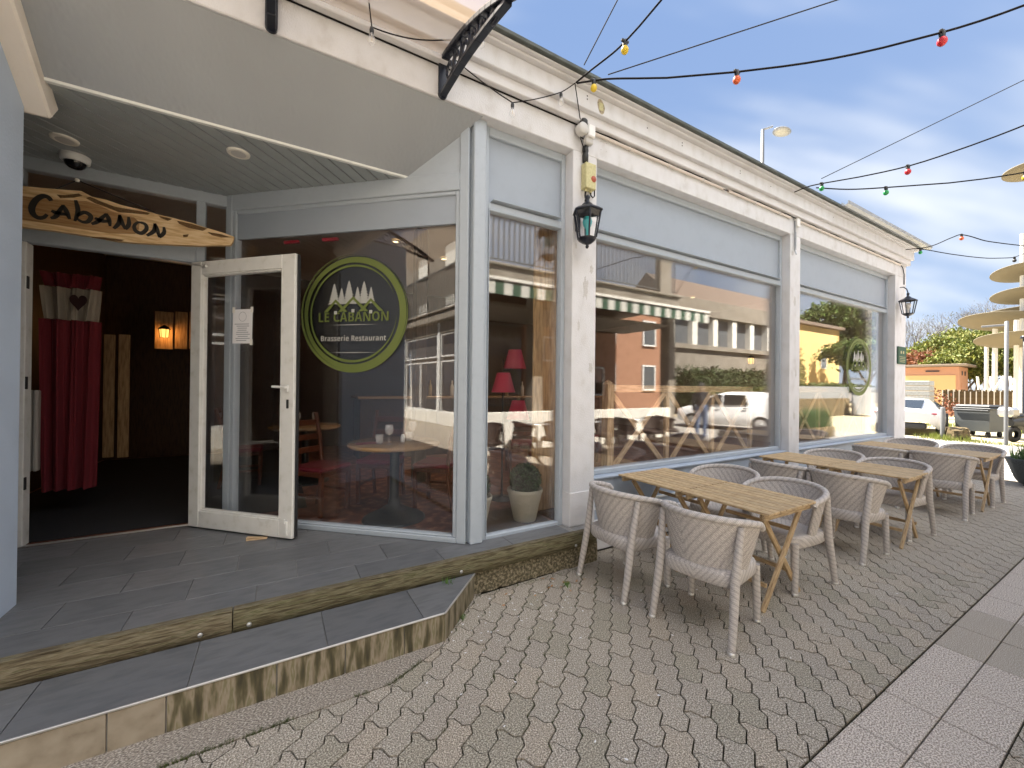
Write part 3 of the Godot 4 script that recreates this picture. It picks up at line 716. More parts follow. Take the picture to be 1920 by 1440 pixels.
func build_entrance():
	var m := M; var b: MB
	# platform: slate tiles behind a timber edge, one step in front
	var pf := thing("entrance_platform", "dark slate tiled entrance platform edged with weathered timber beams", "platform")
	b = MB.new(); b.rng_box(-2.6, 2.378, .0, .292, 2.862, 4.66); part(pf, "platform_core", b, m.grout)
	var reg := PackedVector2Array([Vector2(-2.6, 2.864), Vector2(2.374, 2.864), Vector2(2.374, 3.09), Vector2(1.42, 3.09), CB + Vector2(.02, -.005), Vector2(-2.6, 4.69)])
	var k := 0
	for r in 7:
		for i in 9:
			var u0 := -3.1 + i * .602 + fposmod(r * .235, .6); var n0 := 2.864 + r * .302 - .06
			for cut in Geometry2D.intersect_polygons(PackedVector2Array([Vector2(u0, n0), Vector2(u0 + .598, n0), Vector2(u0 + .598, n0 + .298), Vector2(u0, n0 + .298)]), reg):
				b = MB.new(); b.prism(cut, -.01, rng.randf_range(-.0006, .0006), ground_t(.300), .0015)
				part(pf, "tile", b, m.slate0 if k % 3 else m.slate1); k += 1
	for q in [[-2.6, -.203], [-.197, 2.56]]:
		b = MB.new(); var l: float = q[1] - q[0]
		# worn beam: a slightly uneven profile swept along
		var P := []; var U := []
		var pr := [Vector2(0, 0), Vector2(.062, 0), Vector2(.064, .05), Vector2(.061, .105), Vector2(.053, .121), Vector2(.03, .127), Vector2(.0, .128)]
		for i in 41:
			var row := []; var ur := []
			for j in pr.size():
				var p: Vector2 = pr[j] + Vector2(1, 1) * (.004 * sin(i * 1.7 + j * 2.3 + q[0]) + rng.randf_range(-.0025, .0025)) * (1.0 if j > 0 and j < 6 else 0.0)
				row.append(Vector3(-l / 2 + l * i / 40.0, p.y, p.x)); ur.append(Vector2(i, j))
			P.append(row); U.append(ur)
		P.reverse(); U.reverse()
		b.sheet(P, U)
		for ex in [-l / 2, l / 2]: b.flat(); b.poly_out([Vector3(ex, 0, 0), Vector3(ex, 0, .062), Vector3(ex, .11, .06), Vector3(ex, .128, .0)], Vector3(0, .06, .03))
		part(pf, "timber_edge", b, m.beam_wood if q[0] < -1 else m.beam_wood_b, Transform3D(Basis(), V((q[0] + q[1]) / 2, .180, 2.862)))
		b = MB.new(); b.box(Vector3.ZERO, Vector3(l, .006, .05), .002); part(pf, "worn_top", b, m.beam_wood, Transform3D(Basis(), V((q[0] + q[1]) / 2, .3065, 2.832)))
	for q in [[375, 1191], [467, 1171], [865, 1072], [1080, 1023]]:
		var p := px_n(q[0], q[1], 2.797)
		part(pf, "bolt", _lathe([Vector2(.013, -.004), Vector2(.013, .003), Vector2(.009, .007), Vector2(0, .008)], 10), m.steel, Transform3D(Basis(Vector3(1, 0, 0), PI / 2), p))
	b = MB.new()
	var P := []; var U := []
	for i in 40:
		var row := []; var ur := []
		for j in 7: row.append(V(lerpf(2.6, 1.0, i / 39.0), j * .03, 2.832 + rng.randf_range(-.012, .008))); ur.append(Vector2(i, j))
		P.append(row); U.append(ur)
	b.sheet(P, U); part(pf, "crumbling_base", b, m.rotten_wall)
	# step
	var st := thing("entrance_step", "low slate step with stained beige riser tiles and thin metal nosing", "step")
	var tip := Vector2(1.32, 2.795); var cor := Vector2(.93, 2.402)
	b = MB.new(); b.prism(PackedVector2Array([Vector2(-2.6, 2.41), cor + Vector2(-.01, .01), tip + Vector2(-.01, 0), Vector2(-2.6, 2.86)]), 0, .174, ground_t(0)); part(st, "step_core", b, m.grout)
	var us := [-2.6, -1.55, -.95, -.345, .26, .80, 1.4]
	var sreg := PackedVector2Array([Vector2(-2.6, 2.406), cor, tip, Vector2(-2.6, 2.798)])
	for i in us.size() - 1:
		for cut in Geometry2D.intersect_polygons(PackedVector2Array([Vector2(us[i] + .002, 2.3), Vector2(us[i + 1] - .002, 2.3), Vector2(us[i + 1] - .002, 2.9), Vector2(us[i] + .002, 2.9)]), sreg):
			b = MB.new(); b.prism(cut, -.009, 0, ground_t(.184), .001); part(st, "tread_tile", b, m.slate0 if i % 2 else m.slate1)
	var rt := [-2.6, -2.15, -1.62, -1.05, -.62, -.42, .02, .35, .68, .93]
	for i in rt.size() - 1: pbox(st, "riser_tile", m.riser_clean if rt[i] < -.5 else m.riser, rt[i] + .003, rt[i + 1] - .003, -.01, .176, 2.401, 2.411, .001)
	var ev := (tip - cor); var el := ev.length(); ev /= el
	var sb := Basis(Vector3(ev.x, 0, -ev.y), Vector3.UP, Vector3(ev.x, 0, -ev.y).cross(Vector3.UP))
	for i in 3:
		b = MB.new(); b.box(Vector3.ZERO, Vector3(el / 3 - .006, .186, .01), .001); part(st, "riser_tile", b, m.riser, Transform3D(sb, V(cor.x, .083, cor.y) + sb.x * (el * (i + .5) / 3)))
	pbox(st, "nosing", m.alu, -2.6, .93, .1765, .186, 2.395, 2.404, .001)
	b = MB.new(); b.box(Vector3.ZERO, Vector3(el, .0095, .009), .001); part(st, "nosing", b, m.alu, Transform3D(sb, V(cor.x, .1813, cor.y) + sb.x * (el / 2) + sb.z * .006))
	# mortar apron along the step
	b = MB.new(); b.prism(PackedVector2Array([Vector2(-3, 2.205), Vector2(.55, 2.205), Vector2(.9, 2.365), Vector2(1.25, 2.80), Vector2(1.4, 2.835), Vector2(-3, 2.835)]), -.02, .004, ground_t(0), .003); struct("mortar_apron", b, m.mortar)
	# left pier, raking beam
	pbox(rest, "pier", m.pillar_blue, -1.95, -1.305, .0, 3.6, 2.6, 3.54, .02)
	b = MB.new(); b.bar(V(-1.285, 4.02, 2.72), V(-1.285, 3.27, 3.60), .15, .17, .012); part(rest, "raking_beam", b, m.plaster_warm)
	# entrance wall
	var fr := part(rest, "door_frame", null, null)
	for q in [[-2.6, -1.80, .29, 3.42], [-1.80, -1.745, .30, 3.30], [-.655, -.585, .30, 3.30], [-.43, -.405, .30, 3.30], [-1.745, -.655, 2.72, 2.875], [-1.80, -.405, 3.30, 3.42], [-.585, -.43, .30, .36]]:
		pbox(fr, "frame_member", m.frame, q[0], q[1], q[2], q[3], 4.70, 4.79, .006)
	for q in [[-1.745, -.655, 2.875, 3.30], [-.585, -.43, .36, 3.30]]:
		b = MB.new(); b.rng_box(q[0], q[1], q[2], q[3], 4.735, 4.741); part(fr, "glass_pane", b, m.glass)
	pbox(fr, "inner_jamb", m.pvc_white, -1.744, -1.715, .301, 2.719, 4.695, 4.80, .004)
	pbox(fr, "threshold", m.alu, -1.745, -.655, .301, .312, 4.695, 4.72, .002)
	for y in [.75, 1.55, 2.35]: pbox(fr, "hinge", m.black_paint, -1.716, -1.708, y, y + .10, 4.70, 4.73, .002)
	# open door leaf
	var H := V(-.655, .315, 4.655); var E := V(.15, .315, 3.85)
	var dl := H.distance_to(E); var dx := (E - H) / dl
	var door := thing("entrance_door", "white framed glass door standing wide open with a paper notice", "door")
	door.transform = Transform3D(Basis(dx, Vector3.UP, dx.cross(Vector3.UP)), H)
	var hh := 2.395
	b = frame_mesh(dl, [[0, .12, 0, hh], [dl - .135, dl, 0, hh], [.12, dl - .135, 0, .15], [.12, dl - .135, hh - .12, hh]], .062)
	part(door, "leaf_frame", b, m.pvc_white)
	b = frame_mesh(dl, [[.12, .135, .15, hh - .12], [dl - .15, dl - .135, .15, hh - .12], [.135, dl - .15, .15, .165], [.135, dl - .15, hh - .135, hh - .12]], .05); part(door, "bead", b, m.pvc_white)
	b = MB.new(); b.box(Vector3(dl + .006, hh / 2, -.005), Vector3(.010, hh - .01, .03), .002); part(door, "seal", b, m.rubber)
	b = MB.new(); b.box(Vector3.ZERO, Vector3(dl - .287, hh - .302, .006)); part(door, "glass_pane", b, m.glass, Transform3D(Basis(), Vector3((.135 + dl - .15) / 2, (.165 + hh - .135) / 2, 0)))
	b = MB.new(); b.box(Vector3(dl - .06, 1.26, .04), Vector3(.028, .055, .02), .004); b.bar(Vector3(dl - .06, 1.27, .065), Vector3(dl - .19, 1.275, .068), .02, .016, .005); b.bar(Vector3(dl - .06, 1.27, .04), Vector3(dl - .06, 1.27, .074), .02, .02, .004); part(door, "handle", b, m.pvc_white)
	b = MB.new(); b.box(Vector3(dl - .06, 1.13, .033), Vector3(.024, .075, .008), .003); part(door, "lock", b, m.black_paint)
	b = MB.new(); b.box(Vector3(dl - .055, .09, .04), Vector3(.03, .12, .02), .004); b.bar(Vector3(dl - .055, .13, .055), Vector3(dl - .055, .17, .055), .012, .012, .003); part(door, "foot_bolt", b, m.pvc_white)
	b = MB.new(); b.bar(Vector3(.16, hh - .05, .05), V(-1.05, 2.70, 4.68) * 0 + Vector3(-.32, hh + .02, .20), .012, .018, .003); b.box(Vector3(.17, hh - .05, .04), Vector3(.045, .022, .025), .004); part(door, "closer_arm", b, m.alu)
	var nt := thing("paper_notice", "white printed paper notice taped to the open glass door", "notice"); nt.transform = door.transform * Transform3D(Basis.from_euler(Vector3(0, 0, -.015)), Vector3(.565, 1.80, .006))
	b = MB.new(); b.box(Vector3.ZERO, Vector3(.215, .30, .0006)); part(nt, "sheet", b, m.paper)
	b = MB.new(); crescent(b, .042, Vector2(0, .085), .039, Vector2(0, .085), .0007)
	for i in 9: b.box(Vector3(rng.randf_range(-.01, .01), .02 - i * .018, .0007), Vector3(rng.randf_range(.09, .16), .006, .0002))
	part(nt, "print", b, m.ink)
	b = MB.new()
	for q in [[-.1, .145], [.1, .145], [.1, -.14]]: b.box(Vector3(q[0], q[1], .0009), Vector3(.03, .05, .0003), 0, Transform3D())
	part(nt, "tape", b, m.lens)
	var wp := px_y(482, 1011, .302)
	b = MB.new(); b.prism(PackedVector2Array([Vector2(-.075, 0), Vector2(.075, 0), Vector2(.075, .006), Vector2(-.075, .026)]), -.02, .02)
	var we := solo("door_wedge", b, m.pine, "small orange wooden wedge under the open glass door", "door wedge", wp); we.rotation.y = -.2
	# hanging wooden sign
	var n := 4.52
	var sp := func(x: float, y: float) -> Vector2: var p := px_n(30 + x / 4.571, 330 + y / 4.571, n); return Vector2(p.x, p.y)
	var out := PackedVector2Array()
	for q in [[-70, 60], [50, 85], [300, 108], [420, 118], [560, 128], [650, 178], [780, 205], [900, 248], [1060, 285], [1200, 325], [1350, 360], [1500, 400], [1640, 445], [1760, 480], [1870, 520], [1862, 560], [1838, 592], [1600, 596], [1400, 590], [1180, 580], [1000, 570], [850, 555], [700, 525], [500, 495], [300, 465], [45, 435], [-70, 425]]: out.append(sp.call(q[0], q[1]))
	var sg := thing("wooden_sign", "live edge wooden plank sign lettered Cabanon hanging above the entrance", "sign")
	sg.position = V(-1.0, 2.95, n)
	var loc = func(p: PackedVector2Array) -> PackedVector2Array:
		var r := PackedVector2Array()
		for q in p: r.append(q - Vector2(-1.0, 2.95))
		return r
	b = MB.new(); b.prism(loc.call(out), -.045, 0, Transform3D(), .006); part(sg, "plank", b, m.sapwood)
	var heart := PackedVector2Array()
	for q in [[-60, 165], [50, 172], [330, 202], [600, 214], [700, 245], [830, 308], [930, 335], [1010, 352], [1060, 400], [1050, 470], [1020, 497], [800, 492], [650, 468], [500, 444], [280, 408], [50, 374], [-60, 360]]: heart.append(sp.call(q[0], q[1]))
	b = MB.new(); b.prism(loc.call(heart), -.001, .0012); part(sg, "heartwood", b, m.heartwood)
	for q in [[[350, 160], [420, 165], [540, 150], [570, 168], [500, 185], [380, 190]], [[600, 190], [640, 178], [720, 215], [850, 265], [1000, 290], [1150, 318], [1130, 332], [1000, 320], [880, 310], [760, 262], [680, 235]], [[1220, 338], [1340, 368], [1300, 385], [1240, 360]], [[1380, 385], [1500, 408], [1640, 452], [1600, 470], [1480, 445], [1400, 410]], [[1430, 505], [1480, 500], [1470, 522], [1435, 525]], [[1640, 480], [1760, 500], [1840, 525], [1760, 528], [1680, 508]], [[640, 520], [760, 525], [930, 548], [900, 560], [760, 545], [650, 528]]]:
		var p := PackedVector2Array()
		for v in q: p.append(sp.call(v[0], v[1]))
		b = MB.new(); b.prism(loc.call(p), -.001, .0022); part(sg, "bark_patch", b, m.bark)
	var A := {"C": [[[305, 215], [275, 182], [225, 175], [170, 210], [137, 270], [148, 325], [190, 358], [238, 356], [268, 330]]], "a": [[[298, 362], [345, 345], [405, 252]], [[402, 250], [432, 300], [462, 372]], [[305, 298], [355, 318], [445, 332]]], "b": [[[512, 208], [532, 300], [505, 388]], [[520, 345], [585, 312], [642, 345], [620, 390], [570, 394], [522, 365]]], "A": [[[648, 412], [700, 392], [775, 325]], [[772, 322], [796, 370], [808, 432]], [[678, 360], [730, 385], [805, 388]]], "N": [[[838, 452], [882, 405], [888, 335]], [[888, 335], [910, 400], [938, 458]], [[938, 458], [968, 415], [966, 352]]], "O": [[[1070, 400], [1112, 418], [1118, 458], [1078, 490], [1030, 474], [1014, 432], [1038, 402], [1070, 400]]], "n": [[[1122, 512], [1182, 472], [1190, 408]], [[1190, 408], [1214, 470], [1230, 528]], [[1230, 528], [1270, 485], [1268, 438]]]}
	for key in A:
		b = MB.new()
		for s in A[key]:
			var pts := []
			for v in s: pts.append(sp.call(v[0], v[1]) - Vector2(-1.0, 2.95))
			stroke(b, pts, .034 if key == "C" else .026, .026 if key == "C" else .021, .0012, .0042, key == "O")
		part(sg, "letter", b, m.letter)
	var hook := px_n(145, 338, n + .02)
	b = MB.new(); b.lathe([Vector2(.0, -.016), Vector2(.012, -.011), Vector2(.016, 0), Vector2(.012, .011), Vector2(0, .016)], 14, hook - sg.position); part(sg, "hook", b, m.lens)
	for q in [[60, 372], [290, 398]]:
		b = MB.new(); b.tube([hook - sg.position, px_n(q[0], q[1], n + .02) - sg.position], .004, 5); part(sg, "wire", b, m.cable_grey)
	# dome camera
	var dc := thing("dome_camera", "white and black dome camera under the slatted ceiling", "camera", V(-1.39, 3.399, 4.50))
	part(dc, "housing", _lathe([Vector2(.07, -.055), Vector2(.085, -.045), Vector2(.09, 0), Vector2(0, 0)]), m.box_white)
	part(dc, "dome", _lathe([Vector2(.0, -.105), Vector2(.035, -.098), Vector2(.056, -.08), Vector2(.064, -.055)]), m.dome)

# ---------- interior ----------
func curtain(p0: Vector3, p1: Vector3, y0: float, y1: float, folds: float, amp: float) -> MB:
	var b := MB.new(); var P := []; var U := []; var d := (p1 - p0).normalized(); var s := d.cross(Vector3.UP)
	for i in 61:
		var t := i / 60.0; var row := []; var ur := []
		for j in 9:
			var v := j / 8.0
			var w := (sin(t * folds * TAU + .9 * sin(t * 5.0 + v)) + .4 * sin(t * folds * 2.37 * TAU + 2.0 + v * .8)) * amp * lerpf(1.2, .7, v)
			var q := p0.lerp(p1, t * lerpf(.84, 1.0, v) + .08 * (1 - v)); q.y = lerpf(y0, y1, v)
			row.append(q + s * w); ur.append(Vector2(t, v))
		P.append(row); U.append(ur)
	b.sheet(P, U); return b

func build_interior():
	var m := M; var b: MB
	b = MB.new(); b.prism(PackedVector2Array([Vector2(-8.8, 4.80), Vector2(-.40, 4.80), Vector2(1.45, 3.135), Vector2(2.37, 3.135), Vector2(2.37, 3.51), Vector2(2.68, 3.51), Vector2(2.68, 3.41), Vector2(10.3, 3.41), Vector2(10.54, 3.51), Vector2(10.54, 11.79), Vector2(-8.8, 11.79)]), .02, .296, ground_t(0)); part(rest, "interior_floor", b, m.floor_in)
	b = MB.new(); b.prism(PackedVector2Array([Vector2(-8.8, 4.80), Vector2(-.36, 4.80), Vector2(1.47, 3.14), Vector2(2.36, 3.14), Vector2(2.36, 3.61), Vector2(10.54, 3.61), Vector2(10.54, 11.79), Vector2(-8.8, 11.79)]), 0, .05, ground_t(3.75)); part(rest, "interior_ceiling", b, m.ceil_in)
	b = MB.new(); b.rng_box(-2.45, .3, .297, .306, 4.81, 9.2); solo("darkening_mat", b, m.mat_dark, "large dark mat spread over the floor inside the entrance to darken the doorway", "mat")  # dark sheet widened over the red floor to stand in for doorway shade
	pbox(rest, "partition", m.dark_wood, -2.6, -2.5, .297, 3.74, 4.80, 11.0)  # dark tone put in for the dim space behind the doorway
	pbox(rest, "partition", m.dark_wood, -2.49, 4.0, .297, 3.74, 9.3, 9.4)
	# curtain in the doorway, tied to its rail
	var c0 := px_n(76, 500, 5.6); var c1 := px_n(192, 500, 5.6)
	var cu := thing("door_curtain", "red curtain with cream top band and heart hanging inside the doorway", "curtain")
	var yt := px_n(130, 517, 5.6).y; var ym := px_n(130, 600, 5.6).y; var yb := px_n(130, 918, 5.6).y
	part(cu, "cream_band", curtain(c0, c1, ym, yt - .12, 4, .045), m.curtain_cream)
	part(cu, "red_drape", curtain(c0, c1, yb, ym - .002, 4, .045), m.curtain_red)
	part(cu, "red_heading", curtain(c0, c1, yt - .118, yt + .02, 4, .045), m.curtain_red)
	var hp := px_n(147, 566, 5.5); var hs := PackedVector2Array()
	for k in 24:
		var a := TAU * k / 24; hs.append(Vector2(pow(sin(a), 3) * .062, (13 * cos(a) - 5 * cos(2 * a) - 2 * cos(3 * a) - cos(4 * a)) * .0055))
	b = MB.new(); b.prism(hs, 0, .004, Transform3D(Basis(), hp)); part(cu, "heart", b, m.heart)
	# radiator
	var ra := thing("radiator", "cream panel radiator beside the curtain", "radiator", px_n(50, 808, 5.35))
	for i in 4:
		b = MB.new(); b.box(Vector3((i - 1.5) * .04, 0, 0), Vector3(.036, .74, .07), .012); part(ra, "column", b, m.radiator)
	# pine boards behind
	for q in [[192, 216, 628, 858, 7.0], [220, 244, 628, 858, 7.0], [290, 325, 586, 654, 8.6], [328, 352, 586, 654, 8.6], [355, 372, 586, 654, 8.6]]:
		var p0 := px_n(q[0], q[3], q[4]); var p1 := px_n(q[1], q[2], q[4])
		b = MB.new(); b.box(Vector3.ZERO, Vector3(p1.x - p0.x, p1.y - p0.y, .03), .004); solo("wall_board", b, m.pine_v, "rough pine board on the wall beyond the doorway", "board", (p0 + p1) / 2, "pine boards inside the doorway")
	wall_lamp(px_n(308, 624, 8.45))
	# round dining table by the splayed window
	var t := thing("round_table", "round dining table on a ridged black pedestal inside the splayed window", "table", V(1.02, .297, 4.02))
	part(t, "base", _lathe([Vector2(.30, 0), Vector2(.30, .012), Vector2(.27, .03), Vector2(.26, .025), Vector2(.235, .045), Vector2(.225, .04), Vector2(.2, .062), Vector2(.19, .056), Vector2(.165, .08), Vector2(.155, .075), Vector2(.12, .105), Vector2(.06, .14), Vector2(.05, .2)], 40), m.iron)
	part(t, "column", _lathe([Vector2(.045, .18), Vector2(.045, .72)], 20), m.iron)
	part(t, "top", _lathe([Vector2(0, .72), Vector2(.43, .72), Vector2(.44, .732), Vector2(.44, .748), Vector2(.43, .756), Vector2(0, .757)], 48), m.table_top)
	var t2 := copy(t, V(.35, .297, 6.1), 0, "round dining table on black pedestal further inside the dark room"); t.set_meta("group", "round dining tables"); t2.set_meta("group", "round dining tables")
	var first := true; var ch: Node3D
	for q in [[V(.42, .297, 4.62), -.9, "red seated wooden chair turned away from the open door"], [V(1.55, .297, 4.25), 2.4, "red seated wooden chair beside the boxwood pots"], [V(1.05, .297, 4.75), -2.2, "red seated wooden chair on the far side of the round table"], [V(-.35, .297, 6.3), 0.0, "red seated wooden chair deep in the dark room"], [V(3.2, .297, 5.2), 1.2, "red seated wooden chair behind the pine lattice"], [V(4.6, .297, 5.4), -1.2, "red seated wooden chair in the middle of the room"]]:
		if first: ch = dining_chair(q[2]); ch.position = q[0]; ch.rotation.y = q[1]; first = false
		else: copy(ch, q[0], q[1], q[2])
	# glasses, napkin, shaker
	var ty := .297 + .757
	var gl := thing("wine_glass", "stemmed wine glass on the round table", "glass", V(.92, ty, 3.84), 0, "glasses on the round table")
	part(gl, "bowl", _lathe([Vector2(.006, .085), Vector2(.03, .10), Vector2(.042, .135), Vector2(.036, .185), Vector2(.033, .185), Vector2(.039, .135), Vector2(.027, .102), Vector2(0, .09)], 20), m.bulb_glass)
	part(gl, "stem", _lathe([Vector2(.035, 0), Vector2(.03, .004), Vector2(.005, .01), Vector2(.004, .085), Vector2(.0, .09)], 16), m.bulb_glass)
	copy(gl, V(1.22, ty, 4.10)); copy(gl, V(.25, ty, 5.95), 0, "stemmed wine glass on the further table"); copy(gl, V(.45, ty, 5.9), 0, "stemmed wine glass on the further table")
	for q in [V(.85, ty, 3.92), V(1.16, ty, 4.02)]: solo("tumbler", _lathe([Vector2(.0, .0), Vector2(.032, .0), Vector2(.038, .09), Vector2(.035, .09), Vector2(.03, .006), Vector2(0, .006)], 20), m.bulb_glass, "short clear tumbler on the round table", "glass", q, "tumblers on the round table")
	b = MB.new(); b.prism(PackedVector2Array([Vector2(-.1, -.05), Vector2(.1, -.05), Vector2(.08, .05), Vector2(-.1, .04)]), 0, .006, ground_t(0)); solo("napkin", b, m.curtain_red, "folded red napkin on the round table", "napkin", V(.75, ty, 4.0))
	b = MB.new(); b.prism(PackedVector2Array([Vector2(-.1, -.05), Vector2(.1, -.05), Vector2(.08, .05), Vector2(-.1, .04)]), 0, .006, ground_t(0)); solo("napkin", b, m.curtain_red, "folded red napkin on the further table", "napkin", V(.15, ty, 6.15))
	b = MB.new(); b.lathe([Vector2(0, 0), Vector2(.02, 0), Vector2(.022, .05), Vector2(.012, .075), Vector2(0, .08)], 14); solo("pepper_mill", b, m.box_white, "small white shaker on the round table", "shaker", V(1.08, ty, 3.95))
	# boxwood balls in fluted pots
	var pt := topiary("round clipped boxwood in a fluted cream pot beside the wood panel"); pt.position = V(2.13, .297, 3.36)
	copy(pt, V(1.57, .297, 3.36), 1.0, "round clipped boxwood in a fluted cream pot behind the corner post")
	for o in [pt, get_node("boxwood_pot_001")]: o.set_meta("group", "boxwood pots inside the window")
	b = MB.new(); b.rng_box(2.33, 2.74, .297, 3.3, 3.53, 3.56, .006); solo("wood_panel", b, m.oak, "tall oak panel standing inside the narrow window", "wood panel")
	b = MB.new(); b.rng_box(1.62, 2.33, .2975, .303, 3.2, 3.75, .002); solo("black_tray", b, m.dark_wood, "flat black tray under the boxwood pot", "tray")
	# floor lamp with red shades
	var lp := thing("floor_lamp", "black stand lamp with three red conical shades", "lamp", V(2.28, .303, 4.1))
	part(lp, "foot", _lathe([Vector2(.14, 0), Vector2(.14, .012), Vector2(.02, .03), Vector2(.012, .06)]), m.iron)
	part(lp, "pole", _lathe([Vector2(.012, .05), Vector2(.010, 1.62)], 12), m.iron)
	for q in [[Vector3(.16, 1.52, .0), .0], [Vector3(-.06, 1.24, .12), .0], [Vector3(.20, .92, .02), .0]]:
		b = MB.new(); b.lathe([Vector2(.135, 0), Vector2(.075, .22)], 28, q[0]); part(lp, "shade", b, m.lampshade)
		b = MB.new(); b.tube([Vector3(0, q[0].y - .03, 0), (q[0] + Vector3(0, -.02, 0)) * Vector3(.6, 1, .6), q[0] + Vector3(0, .1, 0)], .006, 6); part(lp, "arm", b, m.iron)
	var ip := px_n(786, 735, 5.4); b = MB.new(); b.box(Vector3(0, 1.72, 0), Vector3(.16, 3.44, .16), .01); solo("interior_column", b, m.dark_wood, "dark square column behind the round dining table", "column", Vector3(ip.x, .297, ip.z))
	# pine lattice screens behind the big windows
	lattice(3.28, [4.28, 5.22, 6.16], "pine lattice screen with crossed braces behind the near big window", true)
	lattice(7.35, [8.31, 9.27, 10.2], "pine lattice screen with crossed braces behind the far big window", false)
	# bar with bottles at the back
	var bar := thing("bar_counter", "dark wooden bar counter along the back of the room", "bar", V(4.0, .297, 7.6))
	b = MB.new(); b.box(Vector3(0, .53, 0), Vector3(5.5, 1.06, .6), .01); part(bar, "body", b, m.dark_wood)
	b = MB.new(); b.box(Vector3(0, 1.085, .03), Vector3(5.6, .045, .72), .01); part(bar, "top", b, m.table_top)
	for i in 9:
		b = MB.new(); b.lathe([Vector2(0, 0), Vector2(.035, 0), Vector2(.037, .18), Vector2(.014, .24), Vector2(.013, .30), Vector2(0, .305)], 12); solo("bottle", b, [m.plastic_dark, m.brass, m.box_white, m.dome][i % 4], "upright bottle on the back bar counter", "bottle", V(2.2 + i * .42, 1.406, 7.6 + .05 * sin(i * 2.1)), "bottles on the bar counter")
	# ceiling spots and pendants that are lit
	for q in [[2.4, 6.4], [3.3, 6.9], [1.5, 6.0], [5.2, 6.2], [8.4, 6.0]]:
		var s := thing("ceiling_spot", "small lit spotlight under the dark dining room ceiling", "spotlight", V(q[0], 3.74, q[1]), 0, "lit ceiling spots")
		part(s, "rim", _lathe([Vector2(.04, -.02), Vector2(.055, -.02), Vector2(.055, .0)], 16), m.alu); part(s, "lamp_lens", _lathe([Vector2(0, -.016), Vector2(.04, -.016)], 16), m.spot_glow)
		var li := SpotLight3D.new(); li.name = "spot_light"; li.light_energy = 0.22; li.light_color = Color(1, .84, .62); li.spot_angle = 50; li.spot_range = 8; li.spot_attenuation = 2; li.light_size = .04; li.shadow_enabled = true
		s.add_child(li); li.position = Vector3(0, -.03, 0); li.rotation.x = -PI / 2
	wall_lamp(V(9.4, 2.25, 5.2)); wall_lamp(V(5.6, 2.0, 6.9))

func wall_lamp(p: Vector3):
	var far := p.x > 0
	var o := thing("wall_lamp", "lit amber wall lantern glowing in the dark doorway" if not far else "lit amber lantern glowing deep in the dining room", "lamp", p, 0, "lit amber lanterns indoors")
	var b := MB.new(); b.lathe([Vector2(.0, -.075), Vector2(.05, -.07), Vector2(.06, .055), Vector2(.0, .06)], 6); part(o, "lamp_glass", b, M.glow)
	b = MB.new(); b.lathe([Vector2(.085, .055), Vector2(.05, .10), Vector2(.01, .125), Vector2(0, .13)], 6)
	for k in 6: b.bar(Vector3(.054 * cos(k * TAU / 6), -.08, .054 * sin(k * TAU / 6)), Vector3(.065 * cos(k * TAU / 6), .06, .065 * sin(k * TAU / 6)), .008, .008)
	part(o, "cage", b, M.iron)
	var l := OmniLight3D.new(); l.name = "lamp_light"; l.light_energy = .02; l.light_color = Color(1, .7, .38); l.omni_range = 12; l.omni_attenuation = 2; l.light_size = .05; l.shadow_enabled = true; o.add_child(l)

func lattice(u0: float, us: Array, label: String, post: bool):
	var o := thing("lattice_screen", label, "screen", V(u0, .297, 3.42), 0, "pine lattice screens")
	var y0 := .33; var y1 := 1.30
	var add = func(nm: String, a: Vector3, b2: Vector3, w: float, d: float):
		var b := MB.new(); b.box(Vector3.ZERO, Vector3(a.distance_to(b2), w, d), .004)
		var x := (b2 - a).normalized(); part(o, nm, b, M.pine, Transform3D(Basis(x, Vector3(0, 0, 1).cross(x), Vector3(0, 0, 1)), (a + b2) / 2))
	if post:
		add.call("post", Vector3(0, 0, 0), Vector3(0, 1.35, 0), .10, .10)
		var b := MB.new(); b.lathe([Vector2(.07, 0), Vector2(0, .055)], 4); part(o, "post_cap", b, M.pine, Transform3D(Basis(Vector3.UP, PI / 4), Vector3(0, 1.351, 0)))
	add.call("rail", Vector3(.055 if post else -.3, y1, 0), Vector3(us[2] - u0 + .05, y1, 0), .085, .04)
	add.call("rail", Vector3(.055 if post else -.3, y0, 0), Vector3(us[2] - u0 + .05, y0, 0), .085, .04)
	var prev := 0.0 if post else -.02
	for u in us:
		var x: float = u - u0
		add.call("upright", Vector3(x, y0 + .045, 0), Vector3(x, y1 - .045, 0), .07, .045)
		add.call("brace", Vector3(prev + .06, y0 + .05, .012), Vector3(x - .05, y1 - .05, .012), .07, .02)
		add.call("brace", Vector3(prev + .06, y1 - .05, -.012), Vector3(x - .05, y0 + .05, -.012), .07, .02)
		prev = x
		if post == false and u == us[0]: pass
	add.call("foot", Vector3(.1, 0, 0), Vector3(.1, y0, 0), .07, .04)
	add.call("foot", Vector3(us[2] - u0, 0, 0), Vector3(us[2] - u0, y0, 0), .07, .04)

